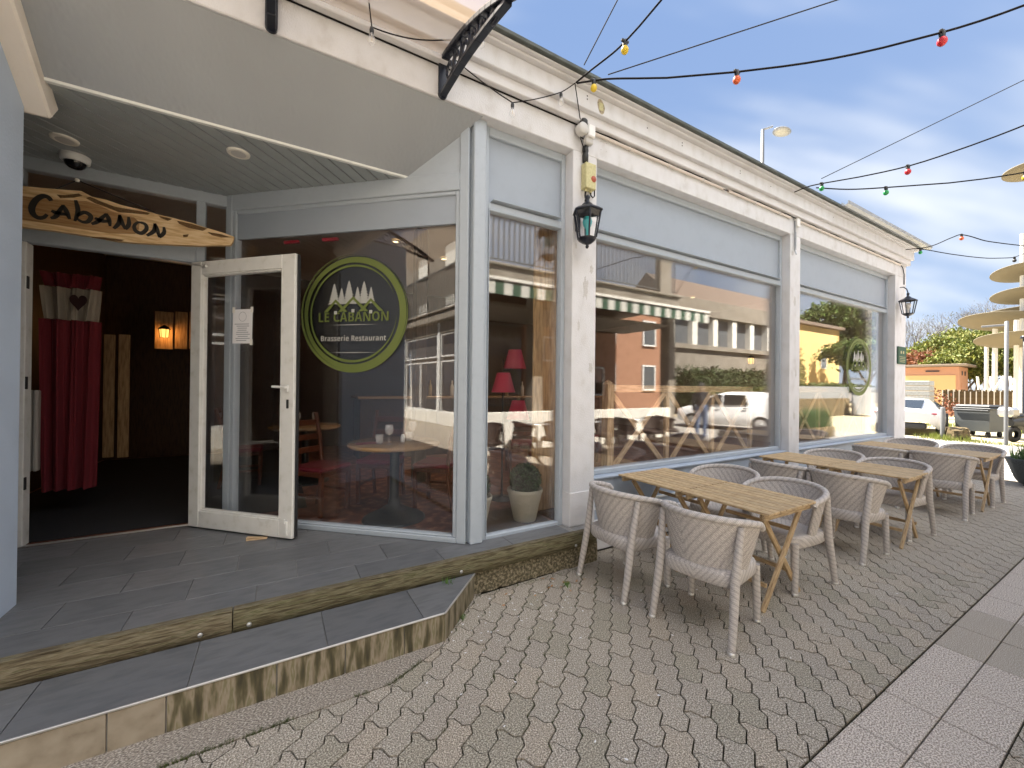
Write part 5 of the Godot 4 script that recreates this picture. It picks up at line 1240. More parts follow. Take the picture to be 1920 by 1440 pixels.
func build_street():
	var m := M; var b: MB; var F := -2.25
	var ob := thing("opposite_shops", "low concrete shop row with railed balcony across the passage", "building")
	pbox(ob, "balcony_slab", m.concrete_b, -24, 11.2, 4.17, 4.50, F, -9.0, .02)
	pbox(ob, "cornice", m.concrete_b, -24, 11.3, 4.501, 4.56, F + .08, F - .3, .01)
	pbox(ob, "back_wall", m.wall_in, 1.2, 10.6, 0, 4.16, F - 2.2, F - 2.3, 0)
	pbox(ob, "terrace_ceiling", m.concrete_b, 1.2, 11.0, 3.55, 3.6, F - .05, F - 2.2, 0)
	for u in [1.2, 5.6, 10.75]: pbox(ob, "column", m.concrete_b, u, u + .3, 0, 4.165, F, F - .35, .01)
	pbox(ob, "terrace_wall", m.white_wall, 1.5, 10.7, 0, .98, F + .12, F + .02, .01)
	for i in 5: win_box(ob, "shop_window", 1.6 + i * 1.8, 3.3 + i * 1.8, 1.0, 3.5, F - 2.1, m.shop_white if i % 2 else m.rail_metal, m.glass)
	pbox(ob, "added_orange_wall", m.orange_wall, 6.6, 10.5, 0.0, 3.5, F - 2.05, F - 2.19, 0)  # added wall standing in for an orange front mirrored in shop glass
	win_box(ob, "added_inner_window", 9.1, 9.9, 1.3, 2.3, F - 2.0, m.shop_white, m.glass); win_box(ob, "added_inner_window", 7.3, 8.1, 2.4, 3.2, F - 2.0, m.shop_white, m.glass)
	# railing
	var rl := part(ob, "railing", null, null)
	b = MB.new(); b.rng_box(-24, 11.1, 6.15, 6.21, F - .05, F - .1); b.rng_box(-24, 11.1, 4.66, 4.69, F - .06, F - .09); part(rl, "rail", b, m.rail_metal)
	b = MB.new()
	for i in 234: b.rng_box(-23.9 + i * .15, -23.872 + i * .15, 4.69, 6.15, F - .06, F - .09)
	var bl := part(rl, "balusters", b, m.rail_metal); tag(bl, "", "", "", "stuff")
	for u in [-8.4, 10.3]: pbox(rl, "pier", m.concrete_b, u, u + .5, 4.561, 6.1, F + .02, F - .2, .01)
	# shopfronts to the left
	pbox(ob, "shop_back_wall", m.white_wall, -24, 1.15, 0, 4.16, F - 4.5, F - 4.6, 0); pbox(ob, "shop_floor", m.floor_in, -24, 1.15, -.02, .02, F - .5, F - 4.5, 0)
	for i in 6:
		var u0 := -22.0 + i * 3.7
		pbox(ob, "shop_pier", m.shop_white, u0, u0 + .22, 0, 4.165, F - .3, F - .5, .01)
		win_box(ob, "shop_window", u0 + .25, u0 + 1.9, .5, 2.6, F - .35, m.shop_white, m.glass); win_box(ob, "shop_window", u0 + 1.95, u0 + 3.6, .5, 2.6, F - .35, m.shop_white, m.glass)
		win_box(ob, "fanlight", u0 + .25, u0 + 3.6, 2.75, 3.7, F - .35, m.shop_white, m.glass)
		pbox(ob, "stall_riser", m.white_wall, u0 + .22, u0 + 3.7, 0, .495, F - .28, F - .45, .01)
		pbox(ob, "shop_fascia", m.concrete_b, u0 + .22, u0 + 3.7, 3.72, 4.165, F - .3, F - .45, .01)
	# upper block set back
	var ub := thing("beige_block", "beige apartment block with grey shuttered windows behind the balcony", "building")
	pbox(ub, "wall", m.concrete_b, -32, 2.0, 4.5, 12, -6.5, -12, 0)
	for i in 8:
		for j in 2: win_box(ub, "window", -30 + i * 4.0, -28.4 + i * 4.0, 5.6 + j * 3.1, 7.1 + j * 3.1, -6.4, m.concrete_b, m.white_wall)
	# awning with stripes
	var aw := thing("striped_awning", "green and white striped awning stretched over the opposite terrace", "awning")
	var W := .21; var nst := 42
	for i in nst:
		var u0 := 2.2 + i * W; var mt: Material = m.awn_green if i % 2 == 0 else m.awn_white
		b = MB.new(); b.flat()
		b.poly_out([V(u0, 4.12, F + .05), V(u0 + W, 4.12, F + .05), V(u0 + W, 3.86, F + 1.15), V(u0, 3.86, F + 1.15)], V(u0, 0, F)); b.poly_out([V(u0, 4.11, F + .05), V(u0 + W, 4.11, F + .05), V(u0 + W, 3.85, F + 1.15), V(u0, 3.85, F + 1.15)], V(u0, 10, F))
		b.rng_box(u0, u0 + W, 3.52, 3.80, F + 1.155, F + 1.163)
		part(aw, "stripe", b, mt)
	b = MB.new(); b.rng_box(2.15, 11.05, 3.80, 3.87, F + 1.12, F + 1.2, .01); part(aw, "front_bar", b, m.white_wall)
	for u in [2.6, 6.6, 10.6]:
		b = MB.new(); b.bar(V(u, 3.7, F + .1), V(u, 3.82, F + 1.12), .04, .04); part(aw, "arm", b, m.white_wall)
	# dark woven chairs and small tables on the opposite side
	var dc := wicker_chair("dark brown woven chair at the white terrace wall across the passage", true)
	var i := 0
	for q in [[3.0, -1.45, .4], [3.9, -1.35, 2.6], [4.9, -1.5, .2], [5.6, -1.3, 2.9], [6.5, -1.45, .3], [7.2, -1.35, 2.8], [8.1, -1.5, .1], [8.9, -1.3, 3.0], [9.7, -1.5, .4]]:
		var o := dc if i == 0 else copy(dc, Vector3.ZERO, 0); o.position = V(q[0], 0, q[1]); o.rotation.y = q[2]; o.set_meta("group", "dark woven chairs across the passage"); i += 1
	for u in [3.45, 5.25, 6.85, 8.5]:
		var t := thing("bistro_table", "small round metal table between dark chairs across the passage", "table", V(u, 0, -1.55), 0, "small round tables across the passage")
		part(t, "top", _lathe([Vector2(0, .72), Vector2(.3, .72), Vector2(.3, .74), Vector2(0, .742)]), m.alu); part(t, "stem", _lathe([Vector2(.2, 0), Vector2(.2, .01), Vector2(.025, .04), Vector2(.02, .72)]), m.iron)
	hatchback(V(15.65, 0, -3.15), atan2(-(-4.5 + 1.66), 16.0 - 15.27) + HATCH_TURN)
	# concrete hall, hedge, ochre house, wall beyond
	var hall := thing("concrete_hall", "concrete hall with tall dark windows and white piers across the road", "building")
	pbox(hall, "wall", m.concrete_b, 20.5, 36, 0, 4.1, -10.4, -18, 0); pbox(hall, "window_band", m.window_glass, 20.7, 36, 4.1, 6.3, -10.7, -17.5, 0); pbox(hall, "roof_band", m.concrete_b, 20.3, 36, 6.3, 7.4, -10.2, -18, .02); pbox(hall, "band", m.concrete_b, 20.4, 36, 4.1, 4.4, -10.2, -10.7, .01)
	for k in 7: pbox(hall, "pier", m.white_wall, 21 + k * 2.2, 21.5 + k * 2.2, 4.4, 6.3, -10.3, -10.69, .01)
	var og := thing("orange_house", "orange rendered house with white windows beside the concrete hall", "house")
	pbox(og, "wall", m.orange_wall, 13.0, 20.2, 0, 6.2, -10.2, -17, .02)
	for q in [[15.2, 1.4], [18.4, 1.4], [15.2, 4.0], [18.4, 4.0]]: win_box(og, "window", q[0], q[0] + 1.1, q[1], q[1] + 1.5, -10.1, m.shop_white, m.window_glass, .1)
	pbox(og, "eaves", m.tile_roof, 12.8, 20.25, 6.2, 6.45, -9.9, -17.2, .02)
	var rf := thing("tiled_roof_house", "house under a steep brown tiled roof beyond the concrete hall", "house")
	pbox(rf, "wall", m.concrete_b, 36, 62, 0, 9.4, -20, -30, 0)
	b = MB.new(); b.prism(PackedVector2Array([Vector2(-5.6, 0), Vector2(5.6, 0), Vector2(0, 5.0)]), 0, 27, Transform3D(Basis(Vector3(0, 0, 1), Vector3.UP, Vector3(1, 0, 0)), V(35.5, 9.4, -25))); part(rf, "roof", b, m.tile_roof)
	var oh := thing("ochre_house", "sunlit ochre yellow rendered house across the road", "house")
	pbox(oh, "wall", m.ochre, 40.8, 50, 0, 7.6, -12.5, -19, .02); win_box(oh, "window", 46, 47.2, 3.6, 5.4, -12.45, m.shop_white, m.window_glass)
	pbox(oh, "eaves", m.tile_roof, 40.5, 50.3, 7.6, 7.9, -12.1, -19.3, .02)
	var sw := thing("stone_wall", "pale stone wall topped with ivy and a grey gate across the road", "wall")
	pbox(sw, "wall", m.stone, 20, 31, 0, 1.05, -4.8, -5.2, .03); pbox(sw, "gate", m.zinc, 31.2, 36, 0, 1.75, -4.7, -4.8, .01)
	pbox(sw, "screen", m.zinc, 22, 31.1, 1.05, 1.75, -4.9, -5.0, .01)
	shrub("clipped_hedge", "dense green hedge in front of the concrete hall", V(25.5, 0, -9.2), Vector3(4.6, 2.75, .8), 16000, .12, Color(.055, .085, .03), true)
	shrub("flowering_shrub", "yellow green flowering shrub beside the hedge", V(30.8, 0, -8.4), Vector3(2.6, 5.6, .9), 7000, .09, Color(.17, .17, .05))
	shrub("ivy_bank", "ivy spilling over the top of the stone wall", V(30, 1.45, -5.4), Vector3(9.0, .5, .4), 3000, .12, Color(.10, .12, .03))
	for q in [[V(53, 0, -13), 10.5, 3.6, 21], [V(60, 0, -12), 11.5, 4.0, 22], [V(45, 0, -8.5), 6.0, 2.2, 23], [V(66, 0, -10), 10, 3.8, 24]]: leafy_tree("garden_tree", "leafy green garden tree beside the ochre house", q[0], q[1], q[2], 5200, .26, Color(.10, .14, .035), q[3], "trees across the road")
	var gp := thing("grass_planter", "low wooden planter with tall dark grasses at the roadside", "planter", V(15.7, 0, -.3))
	b = MB.new(); b.box(Vector3(0, .17, 0), Vector3(1.6, .34, .5), .01); part(gp, "trough", b, m.stone)
	var pts := []
	for k in 400: pts.append([Vector3(rng.randf_range(-.7, .7), .32, rng.randf_range(-.2, .2)), rng.randf_range(.3, .8)])
	var gm := blades(pts, M.leaf_box); gm.name = "grasses"; gp.add_child(gm); tag(gm, "", "", "", "stuff")

func shrub(nm: String, label: String, at: Vector3, half: Vector3, n: int, size: float, c: Color, boxy := false):
	var o := thing(nm, label, "shrub", at)
	var fl := foliage(n, size, c, func():
		var d := Vector3(rng.randfn(), rng.randfn(), rng.randfn()).normalized() * pow(rng.randf(), .25)
		if boxy:
			var bx := rng.randf_range(-1, 1)
			return Vector3(bx, pow(rng.randf(), .6) * (.9 + .1 * sin(bx * 31.0) + .06 * sin(bx * 77.0)), rng.randf_range(-1, 1)) * half
		return Vector3(d.x, absf(d.y) * (1.0 + .15 * sin(d.x * 23.0 + d.z * 9.0)), d.z) * half)
	fl.name = "foliage"; o.add_child(fl); tag(fl, "", "", "", "stuff")
	var b := MB.new()
	for k in 5: b.tube([Vector3(rng.randfn(0, .2) * half.x, 0, 0), Vector3(rng.randfn(0, .4) * half.x, half.y * .6, 0)], .03, 5)
	part(o, "stems", b, M.tree_bark)

func foliage(n: int, size: float, c: Color, where: Callable) -> MultiMeshInstance3D:
	var lf := MB.new(); lf.flat(); lf.tri(Vector3(-.45, 0, 0), Vector3(.45, 0, 0), Vector3(.1, .15, .9)); lf.tri(Vector3(.45, 0, 0), Vector3(-.45, 0, 0), Vector3(-.15, -.1, -.9)); lf.tri(Vector3(0, -.4, .1), Vector3(0, .4, .1), Vector3(.9, .1, .3))
	var mm := MultiMesh.new(); mm.transform_format = MultiMesh.TRANSFORM_3D; mm.use_colors = true; mm.mesh = lf.done(); mm.instance_count = n
	for i in n:
		mm.set_instance_transform(i, Transform3D(Basis.from_euler(Vector3(rng.randf() * TAU, rng.randf() * TAU, rng.randf() * TAU)).scaled(Vector3.ONE * size * rng.randf_range(.6, 1.3)), where.call()))
		var g := rng.randf_range(.65, 1.4); mm.set_instance_color(i, Color(c.r * g * rng.randf_range(.85, 1.2), c.g * g, c.b * g * rng.randf_range(.7, 1.2)))
	var f := MultiMeshInstance3D.new(); f.multimesh = mm; f.material_override = M.leaf
	return f

func branch(b: MB, p: Vector3, d: Vector3, len: float, r: float, depth: int, tips: Array, spread: float):
	var q := p + d * len; var mid := p + d * len * .5 + Vector3(rng.randfn(), rng.randfn(), rng.randfn()) * len * .04
	b.tube([p, mid, q], [r, r * .85, r * .66], 6 if depth > 2 else 4, false)
	if depth <= 0: tips.append(q); return
	if depth < 3: tips.append(mid)
	var k := 3 if depth > 2 else 2 + rng.randi() % 2
	for i in k:
		var a := TAU * i / k + rng.randf() * 1.2
		var s := d.cross(Vector3.RIGHT if absf(d.x) < .9 else Vector3.UP).normalized().rotated(d, a)
		branch(b, q, (d + s * spread * rng.randf_range(.6, 1.2) + Vector3(0, .12, 0)).normalized(), len * rng.randf_range(.62, .82), r * .62, depth - 1, tips, spread)

func leafy_tree(nm: String, label: String, at: Vector3, h: float, rad: float, n: int, size: float, c: Color, sd: int, group: String):
	rng.seed = sd
	var o := thing(nm, label, "tree", at, 0, group)
	var b := MB.new(); var tips := []
	branch(b, Vector3.ZERO, Vector3(rng.randfn(0, .04), 1, rng.randfn(0, .04)).normalized(), h * .34, h * .028, 4, tips, .62)
	part(o, "trunk", b, M.tree_bark)
	var sc := 1.0
	var fl := foliage(n, size, c, func():
		var t: Vector3 = tips[rng.randi() % tips.size()]
		return t + Vector3(rng.randfn(), rng.randfn() * .8, rng.randfn()) * rad * .13)
	fl.name = "crown"; o.add_child(fl); tag(fl, "", "", "", "stuff")

func bare_tree(label: String, at: Vector3, h: float, sd: int, group: String):
	rng.seed = sd
	var o := thing("bare_tree", label, "tree", at, 0, group)
	var b := MB.new(); var tips := []
	branch(b, Vector3.ZERO, Vector3(rng.randfn(0, .03), 1, rng.randfn(0, .03)).normalized(), h * .34, h * .013, 6, tips, .42)
	part(o, "trunk", b, M.twig)
	var fl := foliage(160, .08, Color(.16, .15, .06), func(): return tips[rng.randi() % tips.size()] + Vector3(rng.randfn(), rng.randfn(), rng.randfn()) * .18)
	fl.name = "crown"; o.add_child(fl); tag(fl, "", "", "", "stuff")

# car body: cross-sections swept along its length; sec = [x, half width, sill y, belt y, roof y, roof half width]
func car_body(secs: Array) -> MB:
	var b := MB.new(); var P := []; var U := []
	for s in secs:
		var row := []; var ur := []
		var w: float = s[1]; var rw: float = s[5]
		var pr := [Vector2(-w * .9, s[2]), Vector2(-w, s[2] + .12), Vector2(-w * 1.0, (s[2] + s[3]) * .55), Vector2(-w * .95, s[3]), Vector2(lerpf(-w * .95, -rw, .5), lerpf(s[3], s[4], .55)), Vector2(-rw, s[4] - .03), Vector2(-rw * .7, s[4]), Vector2(0, s[4] + .02)]
		var full := pr.duplicate()
		for k in range(pr.size() - 2, -1, -1): full.append(Vector2(-pr[k].x, pr[k].y))
		for q in full: row.append(Vector3(s[0], q.y, q.x)); ur.append(Vector2.ZERO)
		P.append(row); U.append(ur)
	b.sheet(P, U)
	for e in [0, P.size() - 1]: b.flat(); b.poly_out(P[e].duplicate(), P[1 if e == 0 else P.size() - 2][7] - Vector3(0, .4, 0))
	return b

func wheels(o: Node3D, xs: Array, w: float, r: float, rm: Material):
	for x in xs:
		for s in [-1.0, 1.0]:
			var t := Transform3D(Basis(Vector3(1, 0, 0), PI / 2 * s), Vector3(x, r, s * w))
			var wh := part(o, "wheel", _lathe([Vector2(r * .62, -.10), Vector2(r * .96, -.10), Vector2(r, -.07), Vector2(r, .07), Vector2(r * .96, .10), Vector2(r * .66, .10), Vector2(r * .64, .06)], 28), M.tyre, t)
			var b := MB.new(); b.lathe([Vector2(r * .63, .02), Vector2(r * .64, .085), Vector2(r * .60, .09), Vector2(r * .58, .05)], 28)
			for k in 10: b.bar(Vector3(0, .075, 0), Vector3(cos(k * TAU / 10), .0, sin(k * TAU / 10)) * r * .6 + Vector3(0, .07, 0), .035, .02)
			b.lathe([Vector2(r * .15, .06), Vector2(r * .12, .095), Vector2(0, .098)], 12); part(wh, "rim", b, rm)
			b = MB.new(); b.lathe([Vector2(r * .62, .01), Vector2(0, .012)], 16); part(wh, "disc", b, M.rubber)

const HATCH_TURN := PI

func hatchback(at: Vector3, turn: float):     # nose towards +x
	var o := thing("parked_hatchback", "white five door hatchback parked across the passage", "car", at, turn); o.scale = Vector3.ONE * .95
	part(o, "body", car_body([[-2.0, .70, .42, .95, 1.0, .62], [-1.95, .80, .28, .98, 1.30, .60], [-1.6, .86, .22, .98, 1.50, .60], [-1.0, .87, .20, .97, 1.54, .62], [0, .87, .20, .95, 1.54, .63], [.55, .87, .20, .94, 1.40, .62], [1.05, .86, .20, .93, 1.02, .68], [1.6, .82, .24, .86, .92, .62], [1.95, .74, .30, .76, .80, .52], [2.03, .62, .38, .62, .66, .42]]), M.car_white)
	for s in [-1.0, 1.0]:
		for q in [[[.92, 1.0], [.12, 1.02], [.14, 1.42], [.42, 1.42]], [[.04, 1.02], [-.85, 1.04], [-.72, 1.42], [.06, 1.43]]]:
			var p := PackedVector2Array()
			for v in q: p.append(Vector2(v[0], v[1]))
			var b := MB.new(); b.prism(p, -.01, .012, Transform3D(Basis(Vector3(1, 0, 0), Vector3(0, cos(.47), -s * sin(.47)), Vector3(0, s * sin(.47) * 1.0, cos(.47))) if false else Basis.IDENTITY, Vector3.ZERO))
			# lean the pane to the tumblehome of the body
			var t := Transform3D(Basis(Vector3(1, 0, 0), Vector3(0, 1, -s * .37), Vector3(0, 0, s)), Vector3(0, 0, s * 1.222))
			part(o, "side_window", b, M.car_glass, t)
		var h := MB.new(); h.box(Vector3(.25, .88, s * .875), Vector3(.18, .03, .03), .008); h.box(Vector3(-.75, .90, s * .875), Vector3(.18, .03, .03), .008); part(o, "door_handle", h, M.plastic_dark)
		h = MB.new(); h.box(Vector3(.88, 1.03, s * .93), Vector3(.14, .12, .14), .03); part(o, "mirror", h, M.plastic_dark)
		h = MB.new(); h.box(Vector3(-1.92, 1.0, s * .72), Vector3(.12, .22, .12), .03); part(o, "tail_light", h, M.tail_red)
	wheels(o, [-1.27, 1.3], .78, .31, M.rim_silver)

func coupe(at: Vector3, turn: float):
	var o := thing("parked_coupe", "white sports coupe parked beyond the end of the restaurant", "car", at, turn)
	part(o, "body", car_body([[-2.22, .66, .50, .82, .86, .50], [-2.15, .84, .36, .88, .93, .56], [-1.8, .93, .24, .92, .98, .55], [-1.35, .96, .18, .90, 1.08, .54], [-.7, .95, .16, .86, 1.24, .52], [-.1, .93, .16, .84, 1.30, .52], [.35, .92, .16, .83, 1.22, .54], [.95, .92, .16, .82, .90, .66], [1.5, .93, .17, .80, .84, .60], [2.0, .86, .22, .68, .72, .5], [2.22, .70, .30, .54, .57, .4]]), M.car_white)
	for s in [-1.0, 1.0]:
		var p := PackedVector2Array([Vector2(.78, .90), Vector2(-.55, .92), Vector2(-.95, 1.0), Vector2(-.5, 1.16), Vector2(.0, 1.2), Vector2(.35, 1.12)])
		var b := MB.new(); b.prism(p, -.02, .02); part(o, "side_window", b, M.car_glass, Transform3D(Basis(Vector3(1, 0, 0), Vector3(0, 1, -s * .86), Vector3(0, 0, s)), Vector3(0, 0, s * 1.675)))
		b = MB.new(); b.box(Vector3(-2.17, .80, s * .52), Vector3(.06, .05, .62), .02); part(o, "tail_light", b, M.tail_red)
	var g := MB.new(); g.bar(Vector3(-1.98, .965, 0), Vector3(-.75, 1.245, 0), .012, .86); part(o, "rear_window", g, M.car_glass)
	g = MB.new(); g.box(Vector3(-2.12, .36, 0), Vector3(.2, .22, 1.15), .05); part(o, "diffuser", g, M.plastic_dark)
	wheels(o, [-1.3, 1.35], .86, .35, M.rim_dark)

func build_background():
	var m := M; var b: MB
	coupe(V(21.6, -.01, 5.75), .18)
	# container bin
	var bn := thing("container_bin", "large grey wheeled container bin on the gravel", "bin", V(21.55, -.008, 3.92), -.25)
	b = MB.new(); b.box(Vector3.ZERO, Vector3(.1, .1, .1)); b = MB.new()
	var P := []; var U := []
	for q in [[.84, .44, .2], [.89, .48, .55], [.92, .50, .98]]:
		var row := []; var ur := []
		for c in [[-1, -1], [1, -1], [1, 1], [-1, 1], [-1, -1]]: row.append(Vector3(c[1] * q[1] * 1.0, q[2], c[0] * q[0] * .5)); ur.append(Vector2.ZERO)
		P.append(row); U.append(ur)
	b.flat()
	for i in 2:
		for j in 4: b.poly_out([P[i][j], P[i][j + 1], P[i + 1][j + 1], P[i + 1][j]], Vector3(0, .6, 0))
	b.poly_out([P[0][0], P[0][1], P[0][2], P[0][3]], Vector3(0, .6, 0)); part(bn, "tub", b, m.bin_grey)
	b = MB.new(); b.box(Vector3(0, 1.0, 0), Vector3(1.06, .05, 1.0), .02); b.box(Vector3(.02, 1.07, 0), Vector3(.98, .10, .94), .05); part(bn, "lid", b, m.plastic_dark)
	b = MB.new(); b.bar(Vector3(-.55, .93, -.46), Vector3(-.55, .93, .46), .05, .05, .01); part(bn, "front_bar", b, m.plastic_dark)
	for q in [[-.32, -.34], [-.32, .34], [.32, -.34], [.32, .34]]: b = MB.new(); b.lathe([Vector2(0, -.03), Vector2(.1, -.03), Vector2(.1, .03), Vector2(0, .03)], 14); part(bn, "wheel", b, m.tyre, Transform3D(Basis(Vector3(1, 0, 0), PI / 2), Vector3(q[0], .10, q[1])))
	# bollard, post, stone
	var bo := thing("bollard", "short grey steel bollard in the grass by the road", "bollard", V(19.28, -.012, 4.34))
	part(bo, "tube", _lathe([Vector2(.06, 0), Vector2(.06, 1.02), Vector2(.05, 1.05), Vector2(0, 1.055)], 14), m.post_grey)
	part(bo, "base_ring", _lathe([Vector2(.11, 0), Vector2(.11, .02), Vector2(.076, .03)], 14), m.post_grey)
	var po := thing("sign_post", "tall thin grey sign post at the road edge", "post", V(18.81, -.012, 2.91))
	part(po, "pole", _lathe([Vector2(.045, 0), Vector2(.045, 3.7), Vector2(0, 3.72)], 12), m.post_grey); b = MB.new(); b.box(Vector3(0, 3.6, -.25), Vector3(.05, .06, .5), .01); part(po, "arm", b, m.post_grey)
	var p2 := thing("thin_post", "slim dark lamp post behind the sign post", "post", V(24.5, -.01, 3.35)); part(p2, "pole", _lathe([Vector2(.05, 0), Vector2(.045, 3.6), Vector2(0, 3.62)], 10), m.black_metal); part(p2, "cap", _lathe([Vector2(.05, 3.6), Vector2(.12, 3.62), Vector2(.1, 3.72), Vector2(0, 3.74)], 10), m.black_metal)
	b = MB.new()
	var hull := []
	for k in 10: hull.append(Vector3(cos(k * TAU / 10) * .34, rng.randf_range(.28, .4), sin(k * TAU / 10) * .26))
	for k in 10:
		var a: Vector3 = hull[k]; var c: Vector3 = hull[(k + 1) % 10]
		b.flat(); b.poly_out([Vector3(a.x * 1.2, 0, a.z * 1.2), Vector3(c.x * 1.2, 0, c.z * 1.2), c, a], Vector3(0, .1, 0)); b.poly_out([a, c, Vector3(0, .42, 0)], Vector3(0, .1, 0))
	solo("boulder", b, m.stone, "pale boulder beside the bollard", "boulder", V(19.5, -.012, 4.05))
	# scooter behind the post
	var sc := thing("motor_scooter", "dark scooter with clear windscreen parked by the bin", "scooter", V(20.8, -.01, 2.75), -.4)
	for x in [-.6, .62]: b = MB.new(); b.lathe([Vector2(.12, -.05), Vector2(.24, -.05), Vector2(.25, 0), Vector2(.24, .05), Vector2(.12, .05)], 20); part(sc, "wheel", b, m.tyre, Transform3D(Basis(Vector3(1, 0, 0), PI / 2), Vector3(x, .25, 0)))
	b = MB.new(); b.tube([Vector3(-.75, .62, 0), Vector3(-.4, .66, 0), Vector3(-.1, .5, 0), Vector3(.1, .34, 0), Vector3(.35, .36, 0), Vector3(.48, .7, 0), Vector3(.42, 1.0, 0)], [.12, .19, .17, .12, .14, .17, .1], 12); part(sc, "body", b, m.plastic_dark)
	b = MB.new(); b.tube([Vector3(-.7, .78, 0), Vector3(-.35, .80, 0), Vector3(-.05, .74, 0)], [.09, .13, .1], 10); part(sc, "seat", b, m.dome)
	b = MB.new(); b.bar(Vector3(.4, 1.04, -.3), Vector3(.4, 1.04, .3), .03, .03, .01); b.bar(Vector3(.6, .3, .0), Vector3(.45, .9, .0), .06, .08, .02); part(sc, "handlebar", b, m.plastic_dark)
	b = MB.new(); b.box(Vector3(.52, 1.22, 0), Vector3(.02, .4, .42), .01, Transform3D(Basis(Vector3(0, 0, 1), .3), Vector3(.3, -.08, 0))); part(sc, "windscreen", b, m.lens)
	b = MB.new(); b.box(Vector3(-.8, .95, 0), Vector3(.36, .3, .4), .07); part(sc, "top_box", b, m.rim_silver)
	# transformer kiosk
	var sh := thing("kiosk", "small rendered kiosk, sunlit yellow and shaded salmon painted on, with flat roof behind the fence", "kiosk", V(42.3, -.03, 10.0), .06)
	b = MB.new(); b.box(Vector3(0, 1.65, 0), Vector3(3.0, 3.3, 3.0), .01); part(sh, "wall", b, m.shed_salmon)
	b = MB.new(); b.box(Vector3(-1.52, 1.35, -.05), Vector3(.06, 2.7, 2.78), .005); part(sh, "sunlit_face", b, m.shed_sunlit)  # sunlit part of the wall put into the colour, eaves shade left above
	b = MB.new(); b.box(Vector3(.1, 3.40, .1), Vector3(3.9, .16, 3.6), .02); part(sh, "roof", b, m.shed_roof)
	for z in [-.5, .5]: b = MB.new(); b.box(Vector3(z - .1, 2.85, 1.51), Vector3(.25, .3, .04), .005); part(sh, "vent", b, m.plastic_dark)
	b = MB.new(); b.box(Vector3(-.2, 1.1, 1.515), Vector3(1.3, 2.1, .03), .005); part(sh, "door", b, m.shed_salmon)
	b = MB.new(); b.box(Vector3(-1.56, 3.0, .2), Vector3(.02, .1, .7), .0); part(sh, "vent_slot", b, m.plastic_dark)
	# grey steel cabinet at the corner
	var cb := thing("steel_cabinet", "grey ribbed steel cabinet beyond the end pilaster", "cabinet", px_d(1711, 775, 33)); cb.position.y = 0
	for i in 7: b = MB.new(); b.box(Vector3(0, .25 + i * .29, 0), Vector3(.8, .27, 1.6), .02); part(cb, "rib", b, m.zinc)
	# fence
	var fe := thing("picket_fence", "weathered grey picket fence with dark shrubs behind the bin", "fence")
	var f0 := px_d(1768, 770, 38.5); var f1 := px_d(1912, 772, 38.5); f0.y = 0; f1.y = 0
	for i in 66:
		var p := f0.lerp(f1, i / 65.0); var h := 1.5 + .07 * sin(i * 2.7)
		b = MB.new(); b.box(Vector3(0, h / 2 + .1, 0), Vector3(.03, h, .085), .004); part(fe, "picket", b, m.fence_wood if i % 5 else m.white_wall, Transform3D(Basis(Vector3.UP, .25), p))
	for y in [.45, 1.3]: b = MB.new(); b.bar(f0 + Vector3(.05, y, 0), f1 + Vector3(.05, y, 0), .07, .04); part(fe, "rail", b, m.fence_wood)
	b = MB.new(); b.bar(f0 + Vector3(-.4, .12, 0), f1 + Vector3(-.4, .12, 0), .26, .3); solo("low_wall", b, m.shed_salmon, "low salmon wall under the picket fence", "wall")
	# red-brown hedge by the kiosk
	shrub("red_hedge", "sparse reddish hedge in front of the yellow kiosk", px_d(1742, 760, 37) * Vector3(1, 0, 1), Vector3(.8, 1.6, 1.6), 420, .12, Color(.22, .09, .06))
	# trees
	for q in [[1790, 52, 9.2, 3.4, 31, "tall yellow green spring tree rising behind the kiosk corner"], [1765, 56, 9.0, 3.2, 32, "yellow green spring tree straight above the kiosk roof"], [1830, 50, 8.2, 3.0, 33, "yellow green spring tree above the container bin"], [1862, 46, 6.8, 2.8, 34, "low spring tree between the bin and the sign post"], [1895, 52, 7.6, 2.8, 35, "spring tree behind the sign post and scooter"], [1722, 60, 8.0, 3.0, 36, "spring tree behind the copper tree beside the end pilaster"], [1812, 46, 6.2, 2.6, 37, "low spring tree just behind the picket fence by the kiosk"], [1930, 48, 7.2, 2.6, 38, "spring tree behind the foot of the disc mast"]]:
		leafy_tree("spring_tree", q[5], px_d(q[0], 735, q[1]) * Vector3(1, 0, 1), q[2] * .72, q[3] * .8, 9000, .15, Color(.17, .19, .045), q[4], "spring trees behind the fence")
	leafy_tree("copper_tree", "rust brown leafy tree above the yellow kiosk", px_d(1722, 735, 50) * Vector3(1, 0, 1), 5.0, 2.2, 5000, .14, Color(.22, .09, .045), 41, "")
	for q in [[1714, 66, 8.6, 51, "bare tree beside the end pilaster over the copper tree"], [1734, 64, 7.6, 52, "bare tree standing over the kiosk roof"], [1842, 62, 9.0, 53, "bare tree above the container bin"], [1868, 64, 9.4, 54, "tallest bare tree behind the pale discs"], [1818, 68, 7.8, 55, "slender bare tree between the kiosk and the discs"]]:
		bare_tree(q[4], px_d(q[0], 735, q[1]) * Vector3(1, 0, 1), q[2], q[3], "bare trees on the skyline")
	# masts with leaf-shaped discs
	var ms := thing("disc_mast", "white mast structure carrying broad pale discs over the trees", "canopy structure")
	for q in [[1918, 438, 735, 38, .11], [1866, 590, 735, 40, .12], [1850, 640, 735, 41, .1], [1906, 600, 735, 37, .1]]:
		var top := px_d(q[0], q[1], q[3]); b = MB.new(); b.tube([Vector3(top.x, -.01, top.z), top], float(q[4]), 10); part(ms, "mast", b, m.mast_white)
